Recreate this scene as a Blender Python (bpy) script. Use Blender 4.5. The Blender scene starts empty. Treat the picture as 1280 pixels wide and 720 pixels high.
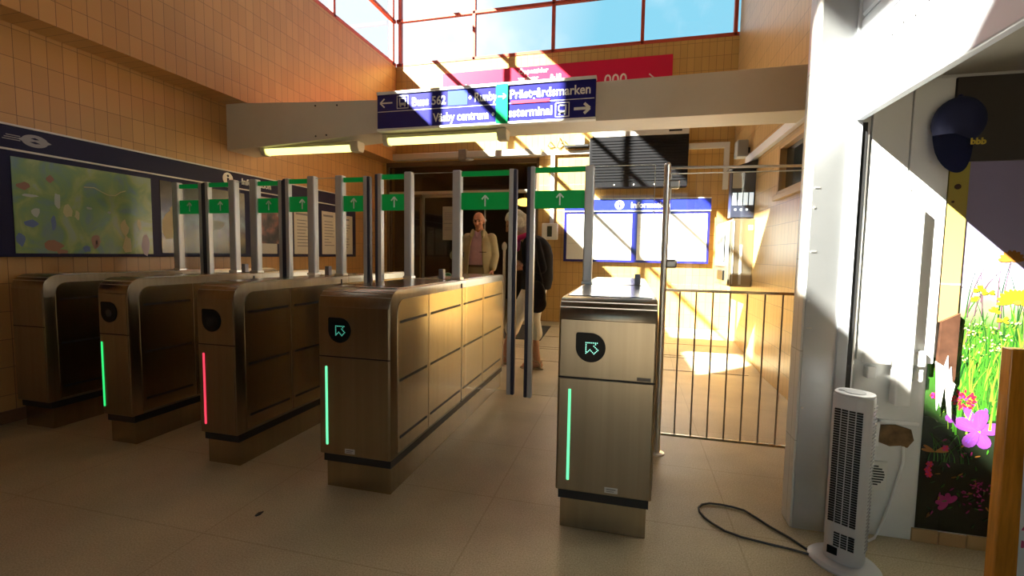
import bpy, bmesh, math, random
from mathutils import Vector, Matrix, noise
random.seed(7)
S = bpy.context.scene
COL = S.collection
PI = math.pi

# ------------------------------------------------------------------ camera, sky, sun, exposure
def set_camera():
    cd = bpy.data.cameras.new('camera'); co = bpy.data.objects.new('camera', cd); COL.objects.link(co)
    yaw, pitch, roll = .24972, .072073, .0159325
    fw = Vector((-math.sin(yaw) * math.cos(pitch), math.cos(yaw) * math.cos(pitch), -math.sin(pitch)))
    r0 = Vector((math.cos(yaw), math.sin(yaw), 0)); u0 = r0.cross(fw)
    r = r0 * math.cos(roll) + u0 * math.sin(roll); u = r.cross(fw)
    m = Matrix((r, u, -fw)).transposed().to_4x4(); m.translation = (0, 0, 1.2)
    co.matrix_world = m
    cd.sensor_width = 36; cd.lens = 36 * 580.23 / 1280; cd.clip_start = .02
    S.camera = co
set_camera()
SUN = Vector((1, .82, -.945)).normalized()
sd = bpy.data.lights.new('sun', 'SUN'); so = bpy.data.objects.new('sun', sd); COL.objects.link(so)
sd.energy = 50; sd.color = (1, .93, .80); sd.angle = .0093
so.rotation_euler = SUN.to_track_quat('-Z', 'Y').to_euler(); so.location = (-8, -6, 9)
S.view_settings.view_transform = 'Standard'; S.view_settings.look = 'None'
S.view_settings.gamma = 1; S.view_settings.use_curve_mapping = False
S.view_settings.exposure = 0.75

def sky():
    w = bpy.data.worlds.new('sky'); S.world = w; w.use_nodes = True
    n = w.node_tree.nodes; l = w.node_tree.links; n.clear()
    out = n.new('ShaderNodeOutputWorld'); bg = n.new('ShaderNodeBackground'); l.new(bg.outputs[0], out.inputs[0])
    tc = n.new('ShaderNodeTexCoord')
    ns = n.new('ShaderNodeTexNoise'); ns.inputs['Scale'].default_value = 2.6; ns.inputs['Detail'].default_value = 6
    l.new(tc.outputs['Generated'], ns.inputs['Vector'])
    rp = n.new('ShaderNodeValToRGB'); rp.color_ramp.elements[0].position = .50; rp.color_ramp.elements[1].position = .72
    l.new(ns.outputs[0], rp.inputs[0])
    dt = n.new('ShaderNodeVectorMath'); dt.operation = 'DOT_PRODUCT'; dt.inputs[1].default_value = (-.93, .12, .3)
    l.new(tc.outputs['Generated'], dt.inputs[0])
    g = n.new('ShaderNodeMapRange'); g.inputs[1].default_value = .30; g.inputs[2].default_value = .62
    l.new(dt.outputs['Value'], g.inputs[0])
    ad = n.new('ShaderNodeMath'); ad.operation = 'ADD'; ad.use_clamp = True
    l.new(rp.outputs[0], ad.inputs[0]); l.new(g.outputs[0], ad.inputs[1])
    mx = n.new('ShaderNodeMix'); mx.data_type = 'RGBA'
    mx.inputs['A'].default_value = (.19, .46, .60, 1); mx.inputs['B'].default_value = (.78, .80, .84, 1)
    l.new(ad.outputs[0], mx.inputs['Factor'])
    sz = n.new('ShaderNodeSeparateXYZ'); l.new(tc.outputs['Generated'], sz.inputs[0])
    hz = n.new('ShaderNodeMapRange'); hz.inputs[1].default_value = -.03; hz.inputs[2].default_value = .04; l.new(sz.outputs['Z'], hz.inputs[0])
    m2 = n.new('ShaderNodeMix'); m2.data_type = 'RGBA'; m2.inputs['A'].default_value = (.10, .09, .07, 1)
    l.new(hz.outputs[0], m2.inputs['Factor']); l.new(mx.outputs['Result'], m2.inputs['B']); l.new(m2.outputs['Result'], bg.inputs[0])
    bg.inputs[1].default_value = 1.0
sky()

# ------------------------------------------------------------------ materials
MATS = {}
def mat(name, col, rough=.5, metal=0, emit=None, es=1, noise_amt=0, noise_scale=8, spec=.5, bump=0, bscale=200, stretch=None):
    if name in MATS: return MATS[name]
    m = bpy.data.materials.new(name); m.use_nodes = True
    nt = m.node_tree; b = nt.nodes['Principled BSDF']
    b.inputs['Base Color'].default_value = (*col, 1); b.inputs['Roughness'].default_value = rough
    b.inputs['Metallic'].default_value = metal; b.inputs['Specular IOR Level'].default_value = spec
    if emit: b.inputs['Emission Color'].default_value = (*emit, 1); b.inputs['Emission Strength'].default_value = es
    tc = nt.nodes.new('ShaderNodeTexCoord')
    mp = nt.nodes.new('ShaderNodeMapping'); nt.links.new(tc.outputs['Object'], mp.inputs[0])
    if stretch: mp.inputs['Scale'].default_value = stretch
    if noise_amt:
        ns = nt.nodes.new('ShaderNodeTexNoise'); ns.inputs['Scale'].default_value = noise_scale; ns.inputs['Detail'].default_value = 5
        nt.links.new(mp.outputs[0], ns.inputs[0])
        mr = nt.nodes.new('ShaderNodeMapRange'); mr.inputs[1].default_value = .3; mr.inputs[2].default_value = .7
        mr.inputs[3].default_value = 1 - noise_amt; mr.inputs[4].default_value = 1 + noise_amt
        nt.links.new(ns.outputs[0], mr.inputs[0])
        hs = nt.nodes.new('ShaderNodeHueSaturation'); hs.inputs['Color'].default_value = (*col, 1)
        nt.links.new(mr.outputs[0], hs.inputs['Value']); nt.links.new(hs.outputs[0], b.inputs['Base Color'])
    if bump:
        n2 = nt.nodes.new('ShaderNodeTexNoise'); n2.inputs['Scale'].default_value = bscale; n2.inputs['Detail'].default_value = 3
        nt.links.new(mp.outputs[0], n2.inputs[0])
        bp = nt.nodes.new('ShaderNodeBump'); bp.inputs['Strength'].default_value = bump; bp.inputs['Distance'].default_value = .002
        nt.links.new(n2.outputs[0], bp.inputs['Height']); nt.links.new(bp.outputs[0], b.inputs['Normal'])
    MATS[name] = m
    return m

def tile_mat(name, axis, c1, c2, mortar, tw=.0955, th=.19, zoff=0, rough=.35):
    m = bpy.data.materials.new(name); m.use_nodes = True; nt = m.node_tree; b = nt.nodes['Principled BSDF']
    tc = nt.nodes.new('ShaderNodeTexCoord'); sp = nt.nodes.new('ShaderNodeSeparateXYZ'); cb = nt.nodes.new('ShaderNodeCombineXYZ')
    nt.links.new(tc.outputs['Object'], sp.inputs[0]); nt.links.new(sp.outputs[axis], cb.inputs[0])
    ad = nt.nodes.new('ShaderNodeMath'); ad.operation = 'ADD'; ad.inputs[1].default_value = zoff
    nt.links.new(sp.outputs['Z'], ad.inputs[0]); nt.links.new(ad.outputs[0], cb.inputs[1])
    bt = nt.nodes.new('ShaderNodeTexBrick'); bt.offset = 0; bt.squash = 1
    bt.inputs['Scale'].default_value = 1; bt.inputs['Brick Width'].default_value = tw; bt.inputs['Row Height'].default_value = th
    bt.inputs['Mortar Size'].default_value = .0022; bt.inputs['Mortar Smooth'].default_value = .1; bt.inputs['Bias'].default_value = 0
    bt.inputs['Color1'].default_value = (*c1, 1); bt.inputs['Color2'].default_value = (*c2, 1); bt.inputs['Mortar'].default_value = (*mortar, 1)
    nt.links.new(cb.outputs[0], bt.inputs['Vector']); nt.links.new(bt.outputs['Color'], b.inputs['Base Color'])
    b.inputs['Roughness'].default_value = rough
    bp = nt.nodes.new('ShaderNodeBump'); bp.inputs['Strength'].default_value = .4; bp.inputs['Distance'].default_value = .003; bp.invert = True
    nt.links.new(bt.outputs['Fac'], bp.inputs['Height']); nt.links.new(bp.outputs[0], b.inputs['Normal'])
    return m

def floor_mat():
    m = bpy.data.materials.new('terrazzo'); m.use_nodes = True; nt = m.node_tree; b = nt.nodes['Principled BSDF']; L = nt.links.new
    tc = nt.nodes.new('ShaderNodeTexCoord')
    n1 = nt.nodes.new('ShaderNodeTexNoise'); n1.inputs['Scale'].default_value = 170; n1.inputs['Detail'].default_value = 4
    n2 = nt.nodes.new('ShaderNodeTexNoise'); n2.inputs['Scale'].default_value = 2.2; n2.inputs['Detail'].default_value = 4
    L(tc.outputs['Object'], n1.inputs[0]); L(tc.outputs['Object'], n2.inputs[0])
    r1 = nt.nodes.new('ShaderNodeValToRGB'); e = r1.color_ramp.elements
    e[0].position = .33; e[0].color = (.42, .34, .205, 1); e[1].position = .66; e[1].color = (.64, .545, .36, 1)
    x = e.new(.5); x.color = (.54, .45, .285, 1)
    L(n1.outputs[0], r1.inputs[0])
    r2 = nt.nodes.new('ShaderNodeMapRange'); r2.inputs[1].default_value = .3; r2.inputs[2].default_value = .7; r2.inputs[3].default_value = .80; r2.inputs[4].default_value = 1.12
    L(n2.outputs[0], r2.inputs[0])
    hs = nt.nodes.new('ShaderNodeHueSaturation'); L(r1.outputs[0], hs.inputs['Color']); L(r2.outputs[0], hs.inputs['Value'])
    bt = nt.nodes.new('ShaderNodeTexBrick'); bt.offset = 0; bt.inputs['Scale'].default_value = 1
    bt.inputs['Brick Width'].default_value = 1.1; bt.inputs['Row Height'].default_value = .62; bt.inputs['Mortar Size'].default_value = .004
    bt.inputs['Color1'].default_value = (1, 1, 1, 1); bt.inputs['Color2'].default_value = (1, 1, 1, 1); bt.inputs['Mortar'].default_value = (.84, .81, .76, 1)
    mp = nt.nodes.new('ShaderNodeMapping'); mp.inputs['Location'].default_value = (.62, .35, 0); L(tc.outputs['Object'], mp.inputs[0]); L(mp.outputs[0], bt.inputs['Vector'])
    mx = nt.nodes.new('ShaderNodeMix'); mx.data_type = 'RGBA'; mx.blend_type = 'MULTIPLY'; mx.inputs['Factor'].default_value = 1
    L(hs.outputs[0], mx.inputs['A']); L(bt.outputs['Color'], mx.inputs['B']); L(mx.outputs['Result'], b.inputs['Base Color'])
    b.inputs['Roughness'].default_value = .42; b.inputs['Specular IOR Level'].default_value = .4
    return m

def glass_mat(name, tint=(.97, .985, .98), refl=.07, rough=.0):
    m = bpy.data.materials.new(name); m.use_nodes = True; nt = m.node_tree; nt.nodes.clear(); L = nt.links.new
    o = nt.nodes.new('ShaderNodeOutputMaterial'); t = nt.nodes.new('ShaderNodeBsdfTransparent'); g = nt.nodes.new('ShaderNodeBsdfGlossy')
    t.inputs[0].default_value = (*tint, 1); g.inputs['Roughness'].default_value = rough
    lw = nt.nodes.new('ShaderNodeLayerWeight'); lw.inputs[0].default_value = .25
    mr = nt.nodes.new('ShaderNodeMapRange'); mr.inputs[3].default_value = refl * .4; mr.inputs[4].default_value = min(1, refl * 6)
    L(lw.outputs['Fresnel'], mr.inputs[0])
    mx = nt.nodes.new('ShaderNodeMixShader'); L(mr.outputs[0], mx.inputs[0]); L(t.outputs[0], mx.inputs[1]); L(g.outputs[0], mx.inputs[2]); L(mx.outputs[0], o.inputs[0])
    return m

def ramp_mat(name, axis, z0, z1, stops, nscale=0, namt=0, rough=.5):
    m = bpy.data.materials.new(name); m.use_nodes = True; nt = m.node_tree; b = nt.nodes['Principled BSDF']; L = nt.links.new
    tc = nt.nodes.new('ShaderNodeTexCoord'); sp = nt.nodes.new('ShaderNodeSeparateXYZ'); L(tc.outputs['Object'], sp.inputs[0])
    mr = nt.nodes.new('ShaderNodeMapRange'); mr.inputs[1].default_value = z0; mr.inputs[2].default_value = z1; L(sp.outputs[axis], mr.inputs[0])
    val = mr.outputs[0]
    if namt:
        ns = nt.nodes.new('ShaderNodeTexNoise'); ns.inputs['Scale'].default_value = nscale; ns.inputs['Detail'].default_value = 6; L(tc.outputs['Object'], ns.inputs[0])
        ma = nt.nodes.new('ShaderNodeMath'); ma.operation = 'MULTIPLY_ADD'; ma.inputs[1].default_value = namt; ma.inputs[2].default_value = -namt / 2
        L(ns.outputs[0], ma.inputs[0]); ad = nt.nodes.new('ShaderNodeMath'); ad.operation = 'ADD'; L(val, ad.inputs[0]); L(ma.outputs[0], ad.inputs[1]); val = ad.outputs[0]
    r = nt.nodes.new('ShaderNodeValToRGB'); e = r.color_ramp.elements
    e[0].position, e[0].color = stops[0][0], (*stops[0][1], 1); e[1].position, e[1].color = stops[-1][0], (*stops[-1][1], 1)
    for p, c in stops[1:-1]: x = e.new(p); x.color = (*c, 1)
    L(val, r.inputs[0]); L(r.outputs[0], b.inputs['Base Color']); b.inputs['Roughness'].default_value = rough
    return m

def noise_ramp_mat(name, scale, stops, stretch=(1, 1, 1), rough=.3, dist=0.0):
    m = bpy.data.materials.new(name); m.use_nodes = True; nt = m.node_tree; b = nt.nodes['Principled BSDF']; L = nt.links.new
    tc = nt.nodes.new('ShaderNodeTexCoord'); mp = nt.nodes.new('ShaderNodeMapping'); mp.inputs['Scale'].default_value = stretch; L(tc.outputs['Object'], mp.inputs[0])
    ns = nt.nodes.new('ShaderNodeTexNoise'); ns.inputs['Scale'].default_value = scale; ns.inputs['Detail'].default_value = 5; ns.inputs['Distortion'].default_value = dist
    L(mp.outputs[0], ns.inputs[0]); r = nt.nodes.new('ShaderNodeValToRGB'); e = r.color_ramp.elements
    e[0].position, e[0].color = stops[0][0], (*stops[0][1], 1); e[1].position, e[1].color = stops[-1][0], (*stops[-1][1], 1)
    for p, c in stops[1:-1]: x = e.new(p); x.color = (*c, 1)
    L(ns.outputs[0], r.inputs[0]); L(r.outputs[0], b.inputs['Base Color']); b.inputs['Roughness'].default_value = rough
    return m

T1, T2, TM = (.56, .315, .115), (.50, .275, .098), (.22, .12, .05)
tile_y = tile_mat('ochre tile along y', 'Y', T1, T2, TM)
tile_x = tile_mat('lit ochre tile along x', 'X', (.60, .37, .12), (.545, .335, .105), TM, zoff=.01)  # same tile as the left wall, yellower to carry the light at this end
tile_r = tile_mat('lit ochre tile right wall', 'Y', (.60, .385, .15), (.55, .35, .13), TM)  # same tile again, with the right wall's lighting put into its colour
tile_b = tile_mat('brown tile behind', 'X', (.11, .06, .03), (.10, .055, .025), TM)
tile_ws = tile_mat('white tile', 'Y', (.82, .80, .74), (.80, .78, .72), (.5, .48, .42), tw=.3, th=.4)
terr = floor_mat()
steel = mat('brushed stainless steel', (.35, .295, .215), .30, 1, noise_amt=.08, noise_scale=40, stretch=(1, 1, .02), bump=.03, bscale=300)
steel_n = mat('satin stainless nose', (.66, .64, .60), .20, 1)
steel_s = mat('gold tinted side steel', (.40, .335, .23), .26, 1, noise_amt=.08, noise_scale=30, stretch=(1, 1, .05))  # golden reflection of the end wall tinted into the steel colour
col_steel = mat('column steel', (.64, .66, .68), .34, .92, noise_amt=.05, noise_scale=6)
chrome = mat('polished rail steel', (.80, .78, .74), .28, .85)
alu = mat('pale grey aluminium', (.62, .63, .64), .40, .4)
black = mat('black gap', (.012, .012, .013), .5)
glossblk = mat('black gloss reader', (.006, .007, .008), .35, spec=.2)
navyrub = mat('navy rubber', (.045, .048, .085), .45)
glass = glass_mat('clear glass')
wglass = glass_mat('window glass', (.96, .98, .98), .05)
dglass = glass_mat('door glass', (.70, .66, .60), .10)
green = mat('glowing green film', (.0, .27, .045), .35, emit=(0, .30, .05), es=.12)  # film given a faint glow of its own, though it is no lamp
white = mat('white paint', (.80, .80, .79), .45)
whitep = mat('white print', (.86, .87, .86), .5)
offw = mat('off white plastic', (.74, .72, .68), .4)
navy = mat('navy sign blue', (.022, .022, .20), .25)
navyd = mat('dark navy board', (.014, .014, .055), .5, spec=.2)
cream = mat('cream painted concrete', (.74, .70, .60), .6, noise_amt=.05, noise_scale=3)
redp = mat('red paint frame', (.50, .075, .04), .4)
reds = mat('red sign', (.62, .012, .06), .35)
wood = mat('varnished orange wood', (.55, .215, .02), .25, noise_amt=.3, noise_scale=9, stretch=(6, 6, .6))
E_GR = mat('mint light strip', (.1, .8, .4), .4, emit=(.16, .95, .42), es=.75)
E_GR2 = mat('green light strip', (.02, .7, .2), .4, emit=(.03, .75, .17), es=.75)
E_RD = mat('red light strip', (.8, .05, .1), .4, emit=(.9, .05, .10), es=.75)
E_DOT = mat('mint dots', (.3, .9, .7), .4, emit=(.35, 1, .75), es=1.0)
E_TUBE = mat('fluorescent tube', (1, 1, .6), .4, emit=(1, 1, .30), es=1.3)
E_LAMP = mat('amber lamp', (1, .6, .1), .4, emit=(1, .55, .08), es=2.5)

# ------------------------------------------------------------------ mesh helpers (all in world metres)
def nb(): return bmesh.new()
def add_box(bm, x0, x1, y0, y1, z0, z1, bev=0, mi=0, seg=2):
    t = bmesh.new(); bmesh.ops.create_cube(t, size=1)
    for v in t.verts: v.co = Vector(((x0 + x1) / 2 + v.co.x * (x1 - x0), (y0 + y1) / 2 + v.co.y * (y1 - y0), (z0 + z1) / 2 + v.co.z * (z1 - z0)))
    if bev: bmesh.ops.bevel(t, geom=t.edges[:], offset=min(bev, .49 * min(abs(x1 - x0), abs(y1 - y0), abs(z1 - z0))), segments=seg, profile=.5, affect='EDGES')
    merge(bm, t, mi)
def merge(bm, t, mi=0):
    for f in t.faces: f.material_index = mi
    me = bpy.data.meshes.new('tmp'); t.to_mesh(me); t.free(); bm.from_mesh(me); bpy.data.meshes.remove(me)
def add_prism(bm, pts, axis, a, b, mi=0, bev=0):
    """polygon in the plane across axis, pushed from a to b; axis x: pts are (y,z); y: (x,z); z: (x,y)"""
    t = bmesh.new()
    def co(p, q): return {'x': (q, p[0], p[1]), 'y': (p[0], q, p[1]), 'z': (p[0], p[1], q)}[axis]
    v0 = [t.verts.new(co(p, a)) for p in pts]; v1 = [t.verts.new(co(p, b)) for p in pts]
    n = len(pts); t.faces.new(v0); t.faces.new(v1[::-1])
    for i in range(n): t.faces.new((v0[i], v1[i], v1[(i + 1) % n], v0[(i + 1) % n]))
    bmesh.ops.recalc_face_normals(t, faces=t.faces[:])
    if bev: bmesh.ops.bevel(t, geom=t.edges[:], offset=bev, segments=2, profile=.5, affect='EDGES')
    merge(bm, t, mi)
def add_tube(bm, pts, r, seg=10, mi=0, cap=True):
    pts = [Vector(p) for p in pts]; rr = r if isinstance(r, (list, tuple)) else [r] * len(pts)
    t = bmesh.new(); rings = []; up = None
    for i, p in enumerate(pts):
        d = (pts[min(i + 1, len(pts) - 1)] - pts[max(i - 1, 0)]).normalized()
        if up is None: up = Vector((0, 0, 1)) if abs(d.z) < .9 else Vector((1, 0, 0))
        a = d.cross(up).normalized(); b = a.cross(d).normalized(); up = b
        rings.append([t.verts.new(p + (a * math.cos(2 * PI * k / seg) + b * math.sin(2 * PI * k / seg)) * rr[i]) for k in range(seg)])
    for i in range(len(rings) - 1):
        for k in range(seg): t.faces.new((rings[i][k], rings[i][(k + 1) % seg], rings[i + 1][(k + 1) % seg], rings[i + 1][k]))
    if cap: t.faces.new(rings[0][::-1]); t.faces.new(rings[-1])
    bmesh.ops.recalc_face_normals(t, faces=t.faces[:]); merge(bm, t, mi)
def add_lathe(bm, c, prof, seg=24, mi=0, sx=1, sy=1):
    t = bmesh.new(); rings = []
    for r, z in prof: rings.append([t.verts.new((c[0] + r * sx * math.cos(2 * PI * k / seg), c[1] + r * sy * math.sin(2 * PI * k / seg), c[2] + z)) for k in range(seg)])
    for i in range(len(rings) - 1):
        for k in range(seg): t.faces.new((rings[i][k], rings[i][(k + 1) % seg], rings[i + 1][(k + 1) % seg], rings[i + 1][k]))
    t.faces.new(rings[0][::-1]); t.faces.new(rings[-1]); bmesh.ops.recalc_face_normals(t, faces=t.faces[:]); merge(bm, t, mi)
def add_ball(bm, c, r, mi=0, u=14, v=9, rot=None):
    t = bmesh.new(); bmesh.ops.create_uvsphere(t, u_segments=u, v_segments=v, radius=1)
    rr = r if isinstance(r, (tuple, list)) else (r, r, r)
    for q in t.verts:
        p = Vector((q.co.x * rr[0], q.co.y * rr[1], q.co.z * rr[2]))
        if rot: p = rot @ p
        q.co = p + Vector(c)
    merge(bm, t, mi)
def link(o, parent=None, kind=None, smooth=False):
    COL.objects.link(o)
    if parent is not None: o.parent = parent
    if kind: o['kind'] = kind
    return o
def wloc(p):
    v = Vector((0, 0, 0))
    while p is not None: v += p.location; p = p.parent
    return v
def obj(name, bm, mats, parent=None, smooth=False, origin=None, kind=None, label=None):
    me = bpy.data.meshes.new(name)
    L0 = wloc(parent) if parent is not None else Vector(origin or (0, 0, 0))
    bmesh.ops.translate(bm, verts=bm.verts[:], vec=-L0)
    bm.to_mesh(me); bm.free()
    for m in (mats if isinstance(mats, (list, tuple)) else [mats]): me.materials.append(m)
    if smooth:
        for p in me.polygons: p.use_smooth = True
        try: me.set_sharp_from_angle(angle=.7)
        except Exception: pass
    o = bpy.data.objects.new(name, me)
    if parent is None: o.location = L0
    link(o, parent, kind)
    if label: o['label'] = label
    return o
def tag(o, label, cat, group=None, kind=None):
    o['label'] = label; o['category'] = cat
    if group: o['group'] = group
    if kind: o['kind'] = kind
    return o
def thing(name, loc, label, cat, group=None):
    o = bpy.data.objects.new(name, None); COL.objects.link(o); o.location = loc; o.empty_display_size = .1
    return tag(o, label, cat, group)
def box(name, m, dims, parent=None, bev=0, **k):
    bm = nb(); add_box(bm, *dims, bev=bev); return obj(name, bm, m, parent, **k)
def struct(name, bm, m, label=None):
    o = obj(name, bm, m, kind='structure')
    if label: o['label'] = label
    return o
def text_bm(bm, s, size, loc, face='-y', align='LEFT', ex=.0015, bold=.0, mi=0, sx=1.0, width=None):
    cu = bpy.data.curves.new('t', 'FONT'); cu.body = s; cu.size = size; cu.extrude = ex; cu.offset = bold; cu.align_x = align; cu.resolution_u = 3
    o = bpy.data.objects.new('t', cu); COL.objects.link(o)
    dg = bpy.context.evaluated_depsgraph_get(); me = bpy.data.meshes.new_from_object(o.evaluated_get(dg))
    if width: xs = [v.co.x for v in me.vertices]; sx = width / (max(xs) - min(xs)); me.transform(Matrix.Translation((-min(xs), 0, 0)))
    R = {'-y': Matrix.Rotation(PI / 2, 4, 'X'), '+x': Matrix.Rotation(PI / 2, 4, 'Z') @ Matrix.Rotation(PI / 2, 4, 'X')}[face]
    me.transform(Matrix.Translation(loc) @ R @ Matrix.Diagonal((sx, 1, 1, 1)))
    t = bmesh.new(); t.from_mesh(me); merge(bm, t, mi)
    bpy.data.objects.remove(o); bpy.data.curves.remove(cu); bpy.data.meshes.remove(me)
def copy_tree(o, parent=None):
    c = o.copy(); COL.objects.link(c)
    if parent is not None: c.parent = parent
    for ch in list(o.children): copy_tree(ch, c)
    return c

XL, XU, XR, YB = -4.08, -3.82, 1.33, 7.10       # left lower wall, left upper wall, right wall, end wall
ZS, ZT, ZC = 2.69, 4.22, 6.62                      # soffit, top of tiled walls, roof

# ------------------------------------------------------------------ the building
def ramp_z(y): return 0 if y < 5.1 else min(.17, (y - 5.1) * .085)
bm = nb()
ys = [-2.8, 5.1, 7.1, 10.5]
for i in range(3):
    z0, z1 = ramp_z(ys[i]), ramp_z(ys[i + 1])
    t = bmesh.new()
    P = [(-4.5, ys[i], z0), (3.2, ys[i], z0), (3.2, ys[i + 1], z1), (-4.5, ys[i + 1], z1)]
    a = [t.verts.new(p) for p in P]; b = [t.verts.new((p[0], p[1], -.2)) for p in P]
    t.faces.new(a)
    t.faces.new(b[::-1])
    for k in range(4): t.faces.new((a[k], b[k], b[(k + 1) % 4], a[(k + 1) % 4]))
    merge(bm, t)
struct('floor', bm, terr, 'speckled beige terrazzo floor of the ticket hall')
bm = nb(); add_box(bm, XL - .3, XL, -2.6, YB, 0, ZS)
struct('wall_left', bm, tile_y)
bm = nb(); add_box(bm, XL - .3, XU, -2.6, YB + .3, ZS, ZT)
add_box(bm, XL - .3, XU, -2.6, -1.35, ZT, 5.32); add_box(bm, XL - .3, XU, -1.35, .85, ZT, ZC)
struct('wall_upper_left', bm, tile_y)
# end wall with the entrance opening (x -4.0 .. -1.41, up to 2.69)
bm = nb(); add_box(bm, -1.41, XR + .25, YB, YB + .3, 0, ZT); add_box(bm, XL - .3, -1.41, YB, YB + .3, 2.69, ZT); add_box(bm, XL - .3, -4.02, YB, YB + .3, 0, 2.69)
struct('wall_back', bm, tile_x)
# right wall with the small window opening (y 4.15..4.95, z 1.80..2.27)
bm = nb()
for d in ((2.5, 4.0, 0, ZC), (4.93, YB, 0, ZC), (4.0, 4.93, 0, 1.79), (4.0, 4.93, 2.26, ZC)): add_box(bm, XR, XR + .25, *d)
struct('wall_right', bm, tile_r)
bm = nb(); add_box(bm, .90, 3.2, 2.29, 2.5, 0, ZC)
struct('wall_shop', bm, mat('painted shop wall', (.70, .70, .68), .5, noise_amt=.06, noise_scale=6))
bm = nb(); add_box(bm, .90, 1.33, 2.5, 2.52, 0, ZC)
struct('trim_1', bm, tile_x)
bm = nb(); add_box(bm, XL - .3, -.75, -2.8, -2.6, 0, ZC); add_box(bm, .9, 3.4, -2.8, -2.6, 0, ZC); add_box(bm, -.75, .9, -2.8, -2.6, 2.3, ZC)  # unseen wall; low doorway added to let daylight reach the right gate
struct('wall_front', bm, tile_b)
bm = nb(); add_box(bm, .90, 1.02, -2.6, 2.29, 2.62, ZC); add_box(bm, .90, 1.02, -2.6, -1.52, 0, 2.62)
struct('wall_above_shop', bm, mat('dark brown fascia', (.10, .07, .05), .6))
bm = nb(); add_box(bm, 3.2, 3.4, -2.6, 2.5, 0, ZC)
dark = mat('dark shop paint', (.05, .042, .035), .6)
struct('wall_shop_back', bm, dark)
bm = nb(); add_box(bm, 1.235, 3.2, 2.276, 2.289, 1.60, 1.93); struct('trim_3', bm, dark)
bm = nb(); add_box(bm, .95, 3.2, -2.6, 2.255, 1.935, 2.03)
struct('ceiling_shop', bm, mat('shop ceiling', (.35, .32, .26), .6))
bm = nb(); add_box(bm, XU - .06, 3.4, -2.8, YB + .3, ZC, ZC + .2)
struct('ceiling', bm, mat('ceiling boards', (.12, .11, .095), .6))
# vestibule behind the entrance
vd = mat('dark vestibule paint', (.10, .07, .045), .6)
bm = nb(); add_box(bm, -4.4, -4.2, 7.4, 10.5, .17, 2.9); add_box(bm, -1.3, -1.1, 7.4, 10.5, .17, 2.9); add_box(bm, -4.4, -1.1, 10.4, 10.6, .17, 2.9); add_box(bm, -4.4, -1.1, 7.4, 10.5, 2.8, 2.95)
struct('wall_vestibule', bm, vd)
bm = nb(); add_box(bm, XL, XL + .012, -2.6, YB, 0, .085)
struct('baseboard_left', bm, mat('brown plinth tile', (.20, .10, .045), .5))
# joints across the ramp
bm = nb()
for y in (5.12, 5.6, 5.68, 6.2, 6.75): add_box(bm, -1.4, 1.2, y, y + .012, ramp_z(y) - .02, ramp_z(y) + .0025)
struct('trim_2', bm, mat('dark floor joint', (.16, .13, .09), .6))

# glazing: red steel frames and panes
def window(name, plane, verts_at, hor_at, a0, a1, z0, z1, w=.05, d=.07):
    bm = nb()
    def bx(bb, p0, p1, q0, q1, dd):
        if plane[0] == 'x': add_box(bb, plane[1] - dd, plane[1], p0, p1, q0, q1, bev=.006)
        else: add_box(bb, p0, p1, plane[1], plane[1] + dd, q0, q1, bev=.006)
    for a in verts_at: bx(bm, a - w / 2, a + w / 2, z0, z1, d)
    for z in hor_at: bx(bm, a0, a1, z - w / 2, z + w / 2, d * .8)
    f = struct(name, bm, redp)
    g = nb()
    if plane[0] == 'x': add_box(g, plane[1] - d * .55, plane[1] - d * .45, a0, a1, z0, z1)
    else: add_box(g, a0, a1, plane[1] + d * .45, plane[1] + d * .55, z0, z1)
    obj('window_pane', g, wglass, f)
window('window_1', ('y', YB), (-3.76, -2.49, -1.24, .05, 1.28), (4.25, 4.945, 5.97, 6.60), XU, XR, ZT, ZC)
window('window_2', ('x', XU), (7.02, 5.47, 3.80, 2.20, .87), (4.25, 4.93, 5.97, 6.60), .85, YB, ZT, ZC)
window('window_4', ('x', XU), (-2.57, -1.40), (5.35, 6.60), -2.6, -1.35, 5.32, ZC)
# small window in the right wall
bm = nb(); wf = mat('pale wood frame', (.50, .32, .13), .5)
for d in ((4.0, 4.05, 1.79, 2.26), (4.88, 4.93, 1.79, 2.26), (4.0, 4.93, 1.79, 1.83), (4.0, 4.93, 2.22, 2.26)): add_box(bm, XR - .02, XR + .10, *d, bev=.004)
w3 = struct('window_3', bm, wf)
box('window_pane', mat('dark pane', (.03, .04, .04), .08), (XR + .04, XR + .05, 4.03, 4.9, 1.81, 2.24), w3)
bm = nb(); add_box(bm, XR - .05, XR, 3.98, 4.95, 1.745, 1.79, bev=.005); obj('window_sill', bm, wf, w3)

bm = nb(); add_box(bm, -14, 14, -16, -2.8, -.2, -.005); o = obj('added_ground', bm, mat('added forecourt paving', (.12, .105, .085), .8, noise_amt=.1, noise_scale=3), kind='structure')  # unseen sunlit paving, added to send light in through the doorway
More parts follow.
